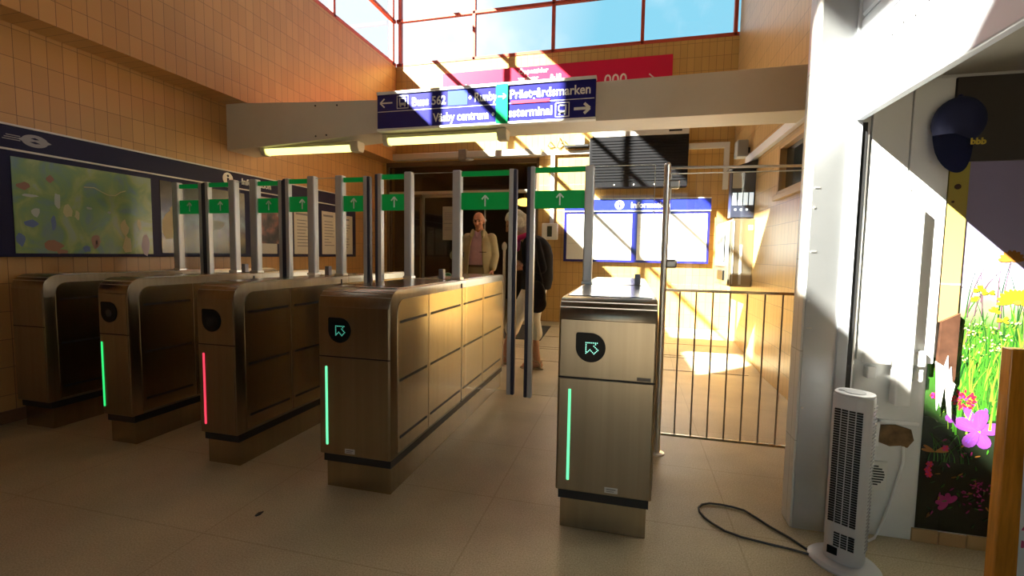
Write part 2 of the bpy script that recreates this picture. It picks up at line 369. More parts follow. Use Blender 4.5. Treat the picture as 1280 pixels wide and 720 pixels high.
# ------------------------------------------------------------------ beam across the hall
bt = [(-4.08, 2.226, 2.700), (-3.2, 2.27, 2.655), (-2.36, 2.322, 2.622), (-.33, 2.32, 2.635), (1.33, 2.316, 2.65)]
t = bmesh.new(); V = []
for x, z0, z1 in bt: V.append([t.verts.new(p) for p in ((x, 4.0, z0), (x, 4.36, z0), (x, 4.36, z1), (x, 4.0, z1))])
for i in range(len(V) - 1):
    for k in range(4): t.faces.new((V[i][k], V[i][(k + 1) % 4], V[i + 1][(k + 1) % 4], V[i + 1][k]))
t.faces.new(V[0]); t.faces.new(V[-1][::-1]); bmesh.ops.recalc_face_normals(t, faces=t.faces[:])
beam = thing('concrete_beam', (-1.4, 4.18, 2.32), 'long pale grey concrete beam spanning the hall overhead behind the direction sign', 'beam')
obj('beam_body', t, cream, beam)
bm = nb()
for x, z in ((-3.02, 2.60), (-3.02, 2.33), (-2.92, 2.61), (-2.80, 2.60), (-2.94, 2.34), (-.6, 2.40)): add_lathe(bm, (0, 0, 0), [(.008, 0), (.008, .004)], 8); 
bm.free(); bm = nb()
for x, z in ((-3.02, 2.61), (-3.02, 2.32), (-2.78, 2.60), (-2.90, 2.325)): add_tube(bm, [(x, 4.002, z), (x, 3.996, z)], .009, 8)
obj('bolt_hole', bm, black, beam)

# ------------------------------------------------------------------ right column and rolling shutter
col = thing('steel_column', (.79, 2.3, 0), 'tall stainless steel clad column beside the shop opening', 'column')
bm = nb(); add_box(bm, .737, .862, 2.25, 2.37, 0, 2.40); add_box(bm, .737, .862, 2.25, 2.37, 2.405, 3.3); obj('column_core', bm, col_steel, col)
bm = nb(); add_box(bm, .727, .737, 2.252, 2.37, .0, 3.3, bev=.003); obj('white_side_panel', bm, tile_ws, col, label='white tiled side face of the column')
bm = nb()
for z in (.55, 1.02, 1.42, 2.28): add_tube(bm, [(.748, 2.251, z), (.748, 2.246, z)], .005, 8)
for z in (.9, 1.23, 1.5): add_box(bm, .745, .765, 2.246, 2.251, z, z + .006)
obj('rivet', bm, chrome, col)
wsh = mat('white shutter enamel', (.58, .61, .66), .35, .0)
sh = thing('rolling_shutter', (.9, .4, 1.77), 'white slatted roller shutter half raised over the dark shop opening', 'shutter')
bm = nb(); add_box(bm, .872, .905, -1.5, 2.235, 1.77, 1.955, bev=.006); obj('bottom_rail', bm, wsh, sh)
bm = nb(); add_box(bm, .874, .9, -1.5, 2.235, 1.958, 2.03, bev=.004)
z = 2.033
while z < 2.95:
    add_prism(bm, [(.878, z), (.872, z + .012), (.872, z + .058), (.878, z + .07), (.892, z + .07), (.892, z)], 'y', -1.5, 2.235); z += .073
obj('slat_curtain', bm, wsh, sh)
bm = nb()
for k in range(16):
    bm = nb(); y = 2.13 - k * .07; add_tube(bm, [(.875, y, 2.0 + .012 * (k % 2)), (.8725, y, 2.0 + .012 * (k % 2))], .004 + .001 * (k % 3 == 0), 7); obj('vent_hole', bm, black, sh)
bm = nb(); add_box(bm, .862, .902, 2.236, 2.29, 0, 3.0, bev=.003); obj('guide_rail', bm, wsh, sh)
bm = nb(); add_box(bm, .903, .925, 2.25, 2.289, 0, 1.765); obj('guide_slot', bm, black, sh)
bm = nb(); add_tube(bm, [(.932, 2.262, .03), (.932, 2.262, 1.74)], .007, 8); obj('guide_rod', bm, chrome, sh)
bm = nb(); add_box(bm, .725, .868, -1.5, 2.249, 2.41, 3.0, bev=.004); obj('roller_housing', bm, mat('grey brown metal', (.30, .28, .25), .35, .6), sh)

# ------------------------------------------------------------------ ticket gates
def arrow_dots(cx, cz, s):
    P = [(-1, 1), (1, 1), (.42, .42), (1.15, -.3), (.45, -1), (-.28, -.28), (-1, -.95), (-1, 1)]
    out = []
    for (a, b), (c, d) in zip(P, P[1:]):
        n = max(2, int(round(math.hypot(c - a, d - b) / .34)))
        for k in range(n): out.append((cx + s * (a + (c - a) * k / n), cz + s * (b + (d - b) * k / n)))
    return out
def arrow_shape(bm, cx, cz, s, y, ang=0, ex=.002, w=.16):
    """arrow with a shaft and two barbs, pointing up when ang=0, in the x-z plane"""
    def bar(p, q):
        d = Vector((q[0] - p[0], q[1] - p[1])); n = Vector((-d.y, d.x)).normalized() * w / 2
        return [(p[0] + n.x, p[1] + n.y), (p[0] - n.x, p[1] - n.y), (q[0] - n.x, q[1] - n.y), (q[0] + n.x, q[1] + n.y)]
    c, sn = math.cos(ang), math.sin(ang)
    for i, poly in enumerate((bar((0, -1), (0, .9)), bar((0, .98), (-.62, .28)), bar((0, .98), (.62, .28)))):
        add_prism(bm, [(cx + s * (px * c - pz * sn), cz + s * (px * sn + pz * c)) for px, pz in poly], 'y', y - ex - i * .0004, y)
HT = 1.02
def gate(label, xl, xr, yf, reader_dx=None, dots=False, strip=None, strip_dx=.045, strip_z=(.233, .633), posts=(), leaves=(), fixed=None, plate=None, badge=False):
    yb = yf + 2.06; cx = (xl + xr) / 2
    g = thing('ticket_gate', (cx, yf + 1.03, 0), label, 'ticket gate', 'ticket gates across the hall')
    bm = nb(); add_box(bm, xl + .018, xr - .018, yf + .03, yb - .03, 0, .138, bev=.003); obj('plinth', bm, steel_s, g)
    bm = nb(); add_box(bm, xl + .010, xr - .010, yf + .018, yb - .018, .138, .182); obj('shadow_gap', bm, black, g)
    R = .085; prof = [(yf, .182), (yf, HT - R)]
    for k in range(1, 9): a = PI - k * PI / 16; prof.append((yf + R + R * math.cos(a), HT - R + R * math.sin(a)))
    for k in range(0, 9): a = PI / 2 - k * PI / 16; prof.append((yb - R + R * math.cos(a), HT - R + R * math.sin(a)))
    prof.append((yb, .182))
    bm = nb(); add_prism(bm, prof, 'x', xl, xr, bev=.006); obj('cabinet_body', bm, steel, g, smooth=True)
    # side panels in four bays, with vent slots
    seams = [.06, .425, .955, 1.42, 2.0]
    for sgn, X in ((1, xr), (-1, xl)):
        bm = nb()
        for i in range(4):
            a, b = yf + seams[i] + .004, yf + seams[i + 1] - .004
            if i == 0: pts = [(a, .20), (a, .90)] + [(a + .07 - .07 * math.cos(k * PI / 12), .90 + .07 * math.sin(k * PI / 12)) for k in range(1, 7)] + [(b, .97), (b, .20)]
            elif i == 3: pts = [(a, .20), (a, .97)] + [(b - .07 + .07 * math.sin(k * PI / 12), .90 + .07 * math.cos(k * PI / 12)) for k in range(0, 7)] + [(b, .20)]
            else: pts = [(a, .20), (a, .97), (b, .97), (b, .20)]
            add_prism(bm, pts, 'x', X - sgn * .002, X + sgn * .005, bev=.0015)
        obj('side_panel', bm, steel_s, g)
        bm = nb()
        for i, (a, b) in enumerate(((.085, .40), (.45, .925), (.985, 1.395), (1.45, 1.93))):
            for z in (.858, .566, .275):
                add_box(bm, X + sgn * .003, X + sgn * .0065, yf + a, yf + b, z - .007, z + .007)
        add_box(bm, X - sgn * .001, X + sgn * .0058, yf + .951, yf + .959, .19, 1.0)
        obj('vent_slot', bm, black, g)
    bm = nb(); add_box(bm, xl + .008, xr - .008, yf - .004, yf + .004, .686, HT - R - .004, bev=.0015); obj('upper_front_panel', bm, steel, g)
    bm = nb(); add_box(bm, xl + .008, xr - .008, yf - .004, yf + .004, .188, .678, bev=.0015); obj('lower_front_panel', bm, steel, g)
    bm = nb(); add_box(bm, xl + .002, xr - .002, yf - .001, yf + .003, .679, .685); obj('front_seam', bm, black, g)
    bm = nb()
    for zz in (.982, 1.003):
        yy = yf + R - math.sqrt(max(0, R * R - (zz - HT + R) ** 2)); add_box(bm, xl + .004, xr - .004, yy - .002, yy + .006, zz - .002, zz + .002)
    obj('nose_highlight', bm, chrome, g)  # bright strips stand for the two highlight lines along the rounded nose
    bm = nb(); add_box(bm, xl + .02, xr - .02, yf + .12, yf + .93, HT - .001, HT + .004, bev=.002); add_box(bm, xl + .02, xr - .02, yf + 1.0, yb - .12, HT - .001, HT + .004, bev=.002); obj('top_plate', bm, steel_n, g)
    if reader_dx:
        cxr, cz, r = xl + reader_dx, .816, .062
        pts = [(cxr - r, cz), (cxr - r, cz + r * .88), (cxr - r * .96, cz + r * .96), (cxr - r * .88, cz + r)] + [(cxr + r * math.sin(k * PI / 16), cz + r * math.cos(k * PI / 16)) for k in range(0, 24)]
        bm = nb(); add_prism(bm, pts, 'y', yf - .009, yf - .002); rd = obj('card_reader', bm, glossblk, g)
        if dots:
            bm = nb()
            for x, z in arrow_dots(cxr + .004, cz - .002, .023): add_box(bm, x - .0019, x + .0019, yf - .0105, yf - .0088, z - .0019, z + .0019)
            obj('dotted_arrow', bm, E_DOT if dots == 1 else mat('dim mint dots', (.05, .3, .22), .4, emit=(.05, .30, .22), es=1), rd)
        else:
            bm = nb(); t = bmesh.new(); bmesh.ops.create_circle(t, cap_ends=True, radius=.024, segments=20)
            for v in t.verts: v.co = Vector((cxr + v.co.x, yf - .0095, cz - .006 + v.co.y))
            merge(bm, t); obj('reader_lens', bm, mat('dim lens', (.02, .022, .026), .2), rd)
    if strip:
        bm = nb(); add_box(bm, xl + strip_dx - .006, xl + strip_dx + .006, yf - .008, yf - .003, *strip_z, bev=.003); obj('light_strip', bm, strip, g)
    if plate:
        bm = nb(); add_box(bm, xl + plate, xl + plate + .055, yf - .0055, yf - .003, .198, .222, bev=.001); pl = obj('rating_plate', bm, alu, g)
        bm = nb(); add_box(bm, xl + plate + .008, xl + plate + .047, yf - .0062, yf - .005, .212, .216); add_box(bm, xl + plate + .008, xl + plate + .04, yf - .0062, yf - .005, .204, .207); obj('plate_print', bm, mat('grey print', (.2, .2, .2), .5), pl)
    if badge:
        bm = nb(); add_box(bm, xr - .075, xr - .02, yf - .0055, yf - .003, .690, .704); obj('badge', bm, mat('dark grey badge', (.14, .13, .12), .4), g)
    yp = yf + 1.03
    for (x0, x1) in posts:
        bm = nb(); add_box(bm, x0, x1, yp - .028, yp + .028, HT, 1.762, bev=.008); p = obj('glass_post', bm, alu, g)
        bm = nb(); add_box(bm, x0 - .006, x1 + .006, yp - .034, yp + .034, HT, HT + .018, bev=.004); obj('post_foot', bm, chrome, p)
    for (xp, xs, xb, side, zt) in leaves:          # xp pivot at the post, xs cabinet side, xb bar edge
        s = 1 if side == 'r' else -1
        pts = [(xp, 1.03), (xp, zt), (xb, zt), (xb, .27), (xs + s * .012, .27), (xs + s * .012, 1.03)]
        bm = nb(); add_prism(bm, pts, 'y', yp - .005, yp + .005); lf = obj('glass_leaf', bm, glass, g)
        bm = nb(); a, b = sorted((xb, xb + s * .028)); add_box(bm, a, b, yp - .022, yp + .022, .25, zt + .006, bev=.004); obj('edge_profile', bm, alu, lf)
        bm = nb(); a, b = sorted((xb + s * .0285, xb + s * .052)); add_box(bm, a, b, yp - .02, yp + .02, .25, zt + .004, bev=.006); obj('rubber_edge', bm, navyrub, lf)
        a, b = sorted((xp, xb))
        bm = nb(); add_box(bm, a, b, yp - .0065, yp + .0065, 1.498, 1.612); obj('green_band', bm, green, lf)
        bm = nb(); add_box(bm, a, b, yp - .0065, yp + .0065, zt - .034, zt); obj('top_stripe', bm, green, lf)
        bm = nb(); arrow_shape(bm, (a + b) / 2, 1.556, .037, yp - .0066, w=.26); obj('arrow', bm, whitep, lf)
    if fixed:
        a, b, zt = fixed
        bm = nb(); add_box(bm, a, b, yp - .005, yp + .005, HT + .012, zt); f = obj('fixed_glass', bm, glass, g)
        bm = nb(); add_box(bm, a, b, yp - .006, yp + .006, zt, zt + .003)
        if b > 0: add_box(bm, b - .002, b + .002, yp - .006, yp + .006, 1.3, zt)
        obj('glass_edge', bm, mat('pale glass edge', (.55, .60, .58), .3), f)
        bm = nb(); add_box(bm, b - .10, b - .065, yp - .02, yp + .02, HT + .003, HT + .07, bev=.004); obj('glass_clamp', bm, mat('dull clamp', (.25, .24, .27), .4, .6), f)
    return g
gate('dark plain-fronted ticket gate cabinet against the tiled left wall, farthest left of the row', -3.94, -3.65, 2.13,
     posts=[(-3.785, -3.725)], leaves=[(-3.73, -3.65, -3.512, 'r', 1.745)])
gate('narrow dark ticket gate with a green light strip, second from the left wall', -3.12, -2.885, 2.09, .093, strip=E_GR2, strip_dx=.022,
     posts=[(-3.16, -3.10), (-2.955, -2.89)], leaves=[(-3.15, -3.12, -3.37, 'l', 1.745), (-2.89, -2.885, -2.69, 'r', 1.745)], fixed=(-3.10, -2.955, 1.745))
gate('narrow ticket gate with a red light strip, third from the left wall', -2.305, -2.055, 2.03, .104, strip=E_RD, strip_dx=.042,
     posts=[(-2.375, -2.315), (-2.135, -2.075)], leaves=[(-2.32, -2.305, -2.545, 'l', 1.745), (-2.075, -2.055, -1.905, 'r', 1.745)], fixed=(-2.315, -2.135, 1.745))
mid_gate = gate('wide stainless ticket gate with long gold-reflecting side and mint light strip, left of the persons', -1.495, -1.10, 1.98, .1235, 2, E_GR, .045,
     posts=[(-1.55, -1.495), (-1.19, -1.13)], leaves=[(-1.54, -1.495, -1.73, 'l', 1.75), (-1.13, -1.10, -.793, 'r', 1.755)], fixed=(-1.495, -1.19, 1.75), plate=.145)
gate('wide stainless ticket gate with bright dotted arrow, at right beside the barred railing', -.288, .114, 1.95, .136, 1, E_GR, .053,
     posts=[(-.295, -.238)], leaves=[(-.290, -.288, -.615, 'l', 1.76)], fixed=(-.238, .125, 1.755), plate=.21, badge=True)

bm = nb(); add_ball(bm, (-1.43, 3.5, 1.026), (.03, .022, .02)); obj('status_lamp', bm, mat('dark green lamp', (.01, .16, .06), .3), mid_gate, label='small green lamp on the gate top')

# ------------------------------------------------------------------ railing with glass wicket at right
rl = thing('barred_railing', (.55, 2.9, 0), 'stainless barred railing with clear glass above, between the right gate and the column', 'railing')
bm = nb(); add_tube(bm, [(.19, 2.9, .0), (.19, 2.9, 1.735)], .019, 14); add_ball(bm, (.19, 2.9, 1.735), .019); p = obj('post', bm, chrome, rl, smooth=True)
bm = nb(); add_lathe(bm, (.19, 2.9, 0), [(.045, 0), (.045, .006), (.02, .012)], 18); obj('post_flange', bm, chrome, p)
bm = nb(); add_tube(bm, [(.19, 2.9, 1.72), (1.33, 2.9, 1.705)], .008, 8); obj('top_rail', bm, chrome, rl)
bm = nb(); add_box(bm, .20, 1.30, 2.893, 2.907, .996, 1.012); obj('middle_rail', bm, steel_s, rl)
bm = nb(); add_box(bm, .20, 1.30, 2.893, 2.907, .118, .132); obj('bottom_rail', bm, steel_s, rl)
for k in range(11):
    x = .287 + k * .0915
    bm = nb(); add_tube(bm, [(x, 2.9, .12), (x, 2.9, 1.0)], .0048, 8); obj('bar', bm, mat('rail bar steel', (.52, .49, .43), .3, .9), rl)
bm = nb(); add_box(bm, .213, 1.30, 2.895, 2.905, 1.04, 1.683); gp = obj('glass_panel', bm, glass, rl)
bm = nb(); add_box(bm, .213, 1.30, 2.8945, 2.9055, 1.683, 1.688); add_box(bm, .211, .215, 2.8945, 2.9055, 1.45, 1.686); obj('glass_edge', bm, mat('bright glass edge', (.75, .78, .74), .3), gp)
for z in (1.625, 1.16):
    bm = nb(); add_box(bm, .195, .262, 2.88, 2.92, z - .026, z + .026, bev=.012); obj('glass_hinge', bm, mat('satin hinge', (.45, .44, .42), .35, 1), gp)

# ------------------------------------------------------------------ pale counter rail beyond the gates
cr = thing('counter_rail', (-3.1, 4.35, 0), 'long cream rail on thin legs behind the left gates', 'rail')
bm = nb(); add_prism(bm, [(-4.07, 4.25), (-2.24, 4.25), (-2.34, 4.42), (-4.07, 4.42)], 'z', .905, .965, bev=.004); obj('rail_top', bm, mat('cream laminate', (.72, .66, .50), .4), cr)
for x in (-3.9, -3.1, -2.4):
    bm = nb(); add_tube(bm, [(x, 4.34, 0), (x, 4.34, .906)], .02, 10); obj('leg', bm, chrome, cr)
bm = nb()
for x in (-3.62, -3.42, -2.98, -2.6): add_box(bm, x - .012, x + .012, 4.242, 4.25, .925, .945)
obj('rail_bracket', bm, black, cr)

# ------------------------------------------------------------------ left information board
lb = thing('information_board', (-4.05, 3.7, 1.13), 'long dark navy board with map and posters on the left wall', 'board')
bm = nb(); add_box(bm, -4.08, -4.02, 1.3, 6.21, 1.13, 1.845, bev=.004); obj('board_frame', bm, navyd, lb)
bm = nb(); add_box(bm, -4.08, -4.012, 1.3, 6.21, 1.85, 2.0, bev=.004); hd = obj('header_band', bm, navyd, lb)
bm = nb(); add_box(bm, -4.08, -4.008, 1.3, 6.21, 2.0, 2.012); add_box(bm, -4.08, -4.008, 1.3, 6.21, 1.838, 1.850); obj('white_trim', bm, offw, lb)
bm = nb(); text_bm(bm, 'Information', .088, (-4.011, 4.10, 1.895), '+x', bold=.0022)
def ring_pts(cy, cz, r, n=24): return [(cy + r * math.cos(2 * PI * k / n), cz + r * math.sin(2 * PI * k / n)) for k in range(n)]
add_prism(bm, ring_pts(3.93, 1.925, .062), 'x', -4.012, -4.0095)
obj('header_text', bm, whitep, hd)
bm = nb(); add_box(bm, -4.0097, -4.0085, 3.918, 3.942, 1.890, 1.932); add_prism(bm, ring_pts(3.93, 1.953, .013, 12), 'x', -4.0097, -4.0085); obj('information_glyph', bm, navyd, hd)
bm = nb(); add_prism(bm, [(2.335 + .075 * math.cos(2 * PI * k / 24), 1.925 + .042 * math.sin(2 * PI * k / 24)) for k in range(24)], 'x', -4.012, -4.010)
text_bm(bm, 'SL', .06, (-4.011, 2.12, 1.90), '+x', bold=.001); bm.free()
bm = nb(); dimw = mat('dim grey emblem', (.30, .29, .32), .5)
add_prism(bm, [(2.345 + (.075 if k % 24 not in (0, 12) else .095) * math.cos(2 * PI * k / 24), 1.925 + .042 * math.sin(2 * PI * k / 24)) for k in range(24)], 'x', -4.012, -4.010)
for i in range(3): add_box(bm, -4.012, -4.0105, 2.17 + .01 * i, 2.265, 1.908 + i * .014, 1.914 + i * .014)
em = obj('transit_emblem', bm, dimw, hd)
bm = nb(); add_prism(bm, [(2.32, 1.94), (2.345, 1.948), (2.37, 1.938), (2.345, 1.933)], 'x', -4.010, -4.009); add_prism(bm, [(2.315, 1.915), (2.345, 1.922), (2.375, 1.912), (2.345, 1.906)], 'x', -4.010, -4.009); obj('emblem_mark', bm, navyd, em)
mapm = noise_ramp_mat('green town map', 5.5, [(.36, (.17, .29, .27)), (.44, (.20, .34, .17)), (.5, (.24, .36, .15)), (.57, (.32, .42, .17)), (.66, (.32, .42, .31))], (1, 1, .8), .25, .6)
def patch(bm, cy, cz, ry, rz, x, mi, seed, n=9):
    rnd = random.Random(seed)
    add_prism(bm, [(cy + ry * math.cos(2 * PI * k / n) * rnd.uniform(.6, 1.1), cz + rz * math.sin(2 * PI * k / n) * rnd.uniform(.6, 1.1)) for k in range(n)], 'x', x, x + .001, mi)
bm = nb(); add_box(bm, -4.03, -4.016, 2.21, 3.14, 1.155, 1.80); mp_ = obj('town_map', bm, mapm, lb)
bm = nb(); mp_cols = [mat('map ochre', (.50, .48, .26), .4), mat('map rust', (.28, .14, .09), .4), mat('map blue', (.10, .17, .36), .4), mat('map pale', (.40, .46, .42), .4), mat('map lilac', (.42, .36, .42), .4)]
for i, (cy, cz, ry, rz, mi) in enumerate(((2.52, 1.47, .03, .06, 0), (2.58, 1.44, .02, .04, 0), (2.91, 1.37, .035, .07, 0), (2.93, 1.23, .04, .09, 0), (3.03, 1.40, .02, .05, 0), (2.27, 1.61, .04, .03, 1), (2.42, 1.21, .07, .045, 1), (2.47, 1.17, .05, .02, 1), (2.70, 1.25, .04, .07, 1), (2.43, 1.37, .02, .07, 2), (2.30, 1.36, .05, .03, 2), (2.63, 1.19, .03, .03, 2), (2.24, 1.25, .03, .05, 2), (2.33, 1.44, .03, .04, 3), (2.46, 1.53, .025, .07, 3), (2.66, 1.50, .02, .012, 3), (2.80, 1.48, .02, .01, 3), (2.70, 1.24, .008, .02, 3), (3.08, 1.24, .045, .10, 4), (2.42, 1.68, .03, .03, 1), (2.30, 1.55, .05, .012, 3))):
    bm = nb(); patch(bm, cy, cz, ry, rz, -4.0165, 0, i); obj('map_patch', bm, mp_cols[mi], mp_)
bm = nb(); add_tube(bm, [(-4.0155, y, z) for y, z in ((2.63, 1.655), (2.70, 1.66), (2.75, 1.635), (2.80, 1.615), (2.85, 1.618), (2.89, 1.65), (2.93, 1.665))], .004, 6); obj('map_route', bm, mat('route cream', (.60, .58, .30), .4), mp_)
land = ramp_mat('landscape poster print', 'Z', 0.03, .66, [(0, (.10, .09, .05)), (.22, (.28, .19, .06)), (.36, (.15, .10, .05)), (.5, (.20, .24, .22)), (.62, (.10, .11, .10)), (.8, (.16, .15, .10)), (1, (.10, .09, .06))], 5, .55, .2)
bm = nb(); add_box(bm, -4.03, -4.016, 3.22, 4.14, 1.165, 1.80); lp = obj('landscape_poster', bm, land, lb)
pc = [mat('poster straw', (.42, .36, .16), .4), mat('poster mist', (.34, .37, .36), .4)]
for cy, cz, ry, rz, mi, sd_ in ((3.30, 1.40, .08, .16, 0, 41), (3.34, 1.55, .05, .05, 0, 42), (4.02, 1.66, .04, .12, 0, 43), (3.75, 1.45, .16, .07, 1, 44)):
    bm = nb(); patch(bm, cy, cz, ry, rz, -4.0165, 0, sd_); obj('poster_print', bm, pc[mi], lp)
bm = nb(); add_box(bm, -4.03, -4.016, 4.25, 4.60, 1.165, 1.80); pp = obj('white_poster', bm, mat('grey white paper', (.52, .50, .46), .5), lb)
bm = nb(); add_box(bm, -4.0165, -4.015, 4.30, 4.66, 1.28, 1.68); obj('photo_print', bm, noise_ramp_mat('photo print', 7, [(.35, (.03, .025, .02)), (.5, (.09, .06, .05)), (.62, (.30, .12, .08)), (.7, (.4, .35, .33))]), pp)
for i, (a, b, c, d) in enumerate(((4.70, 4.86, 1.165, 1.80), (4.89, 5.33, 1.165, 1.72), (5.42, 5.74, 1.165, 1.74), (5.83, 6.12, 1.165, 1.72))):
    bm = nb(); add_box(bm, -4.03, -4.016, a, b, c, d); n = obj('notice_sheet', bm, mat('notice paper', (.62, .58, .50), .5), lb)
    bm = nb(); rnd = random.Random(i + 3)
    add_box(bm, -4.0165, -4.0152, a + .03, b - .08, d - .07, d - .045)
    for k in range(9): add_box(bm, -4.0165, -4.0152, a + .05, a + .05 + (b - a - .1) * rnd.uniform(.4, 1), d - .14 - k * .04, d - .130 - k * .04)
    obj('notice_print', bm, mat('notice ink', (.20, .20, .22), .5), n)

# ------------------------------------------------------------------ information board on the end wall
ib = thing('information_board', (.03, 7.05, 1.13), 'bright blue two-panel board headed Information on the end wall', 'board')
bm = nb(); add_box(bm, -1.0, 1.055, 7.04, 7.10, 1.11, 1.855, bev=.004); obj('board_frame', bm, navy, ib)
bm = nb(); add_box(bm, -1.0, 1.06, 7.03, 7.10, 1.865, 2.03, bev=.004); hd = obj('header_band', bm, mat('bright header blue', (.02, .03, .34), .3), ib)
bm = nb(); add_box(bm, -1.0, 1.06, 7.026, 7.10, 2.03, 2.042); add_box(bm, -1.0, 1.06, 7.026, 7.10, 1.852, 1.866); obj('white_trim', bm, whitep, ib)
bm = nb(); text_bm(bm, 'Information', .115, (-.03, 7.029, 1.905), '-y', bold=.003); add_prism(bm, ring_pts(-.19, 1.947, .065), 'y', 7.026, 7.031); obj('header_text', bm, whitep, hd)
bm = nb(); add_box(bm, -.20, -.18, 7.0245, 7.0265, 1.91, 1.955); add_prism(bm, ring_pts(-.19, 1.975, .012, 12), 'y', 7.0245, 7.0265); obj('information_glyph', bm, navy, hd)
for a, b in ((-.955, -.005), (.07, 1.02)):
    bm = nb(); add_box(bm, a, b, 7.034, 7.042, 1.145, 1.815); n = obj('notice_sheet', bm, whitep, ib)
    bm = nb(); rnd = random.Random(int(a * 10))
    for k in range(4): add_box(bm, a + .03, a + .1 + .1 * rnd.random(), 7.0325, 7.0345, 1.74 - k * .12, 1.746 - k * .12)
    obj('notice_print', bm, mat('faint grey print', (.55, .56, .58), .5), n)

# ------------------------------------------------------------------ overhead direction sign
ds = thing('direction_sign', (-1.32, 3.97, 2.33), 'navy overhead bus direction sign hung on the front of the beam', 'sign')
bm = nb(); add_box(bm, -2.318, -.325, 3.945, 3.995, 2.335, 2.645, bev=.004); obj('sign_panel', bm, navy, ds)
bm = nb(); add_box(bm, -2.32, -.322, 3.935, 3.998, 2.318, 2.338, bev=.003); add_box(bm, -2.32, -.322, 3.935, 3.998, 2.642, 2.668, bev=.003); add_box(bm, -2.31, -.335, 3.9425, 3.946, 2.487, 2.493); obj('white_edge', bm, whitep, ds)
YS = 3.9445
for args in (('Buss 562', -1.965, 2.525, .325), ('• Runby', -1.424, 2.528, .262), ('Prästgårdsmarken', -1.052, 2.530, .685), ('Väsby centrum •', -1.762, 2.375, .575), ('ssterminal', -1.062, 2.378, .378)):
    bm = nb(); text_bm(bm, args[0], .105, (args[1], YS, args[2]), bold=.0022, width=args[3]); obj('sign_text', bm, whitep, ds)
bm = nb(); arrow_shape(bm, -2.225, 2.567, .062, YS, PI / 2, w=.20); arrow_shape(bm, -.435, 2.412, .066, YS, -PI / 2, w=.34); obj('direction_arrow', bm, whitep, ds)
bm = nb()
def bus_icon(cx, cz, s):
    def fr(a, b, c, d, w):
        for e in ((a, b, c, c + w), (a, b, d - w, d), (a, a + w, c, d), (b - w, b, c, d)): add_box(bm, e[0], e[1], YS - .003, YS, e[2], e[3])
    fr(cx - s, cx + s, cz - s, cz + s, s * .12)
    fr(cx - s * .58, cx + s * .58, cz - s * .5, cz + s * .66, s * .16)
    add_box(bm, cx - s * .58, cx + s * .58, YS - .003, YS, cz - s * .5, cz - s * .12)
    for q in (-.38, .38): add_box(bm, cx + s * (q - .12), cx + s * (q + .12), YS - .003, YS, cz - s * .72, cz - s * .45)
bus_icon(-2.06, 2.567, .058); obj('bus_symbol', bm, whitep, ds)
bm = nb(); bus_icon(-.598, 2.412, .060); obj('bus_symbol', bm, whitep, ds)
bm = nb(); add_box(bm, -1.62, -1.435, YS - .002, YS, 2.505, 2.632); obj('glint_patch', bm, mat('sun glint blue', (.04, .08, .75), .3), ds)  # sun glint on the sign, painted as a lighter blue rectangle
bm = nb(); add_box(bm, -1.172, -1.068, YS - .012, YS - .005, 2.325, 2.655); gs = obj('green_strip', bm, mat('emerald strip', (0, .42, .13), .3), ds)
bm = nb(); arrow_shape(bm, -1.118, 2.55, .036, YS - .0125, -PI / 2, w=.24); obj('strip_arrow', bm, whitep, gs)
bm = nb(); add_box(bm, -1.04, -.705, YS - .006, YS - .001, 2.484, 2.510); obj('red_underline', bm, mat('red underline', (.75, .02, .07), .4), ds)

# ------------------------------------------------------------------ fluorescent fittings under the beam
def fitting(label, x0, x1, y, z):
    f = thing('fluorescent_light', ((x0 + x1) / 2, y, z), label, 'light', 'fluorescent fittings under the beam')
    bm = nb(); add_box(bm, x0 - .05, x1 + .09, y - .05, y + .05, z + .045, z + .085, bev=.006); obj('housing', bm, mat('yellowed fitting enamel', (.50, .46, .30), .5), f)
    bm = nb(); add_prism(bm, [(y - .055, z + .05), (y - .04, z + .008), (y - .015, z - .004), (y + .015, z - .004), (y + .04, z + .008), (y + .055, z + .05)], 'x', x0, x1, bev=.002); obj('diffuser', bm, E_TUBE, f)
    for a in (x0 - .055, x1 + .005):
        bm = nb(); add_prism(bm, [(y - .062, z + .085), (y - .062, z + .03), (y - .04, z - .012), (y + .04, z - .012), (y + .062, z + .03), (y + .062, z + .085)], 'x', a, a + (.05 if a < x0 else .09), bev=.006); obj('end_cap', bm, mat('cream end cap', (.66, .61, .48), .45), f)
fitting('glowing yellow fluorescent fitting under the left end of the beam', -3.66, -2.68, 4.10, 2.185)
fitting('glowing yellow fluorescent fitting under the beam below the direction sign', -2.27, -1.20, 4.10, 2.230)

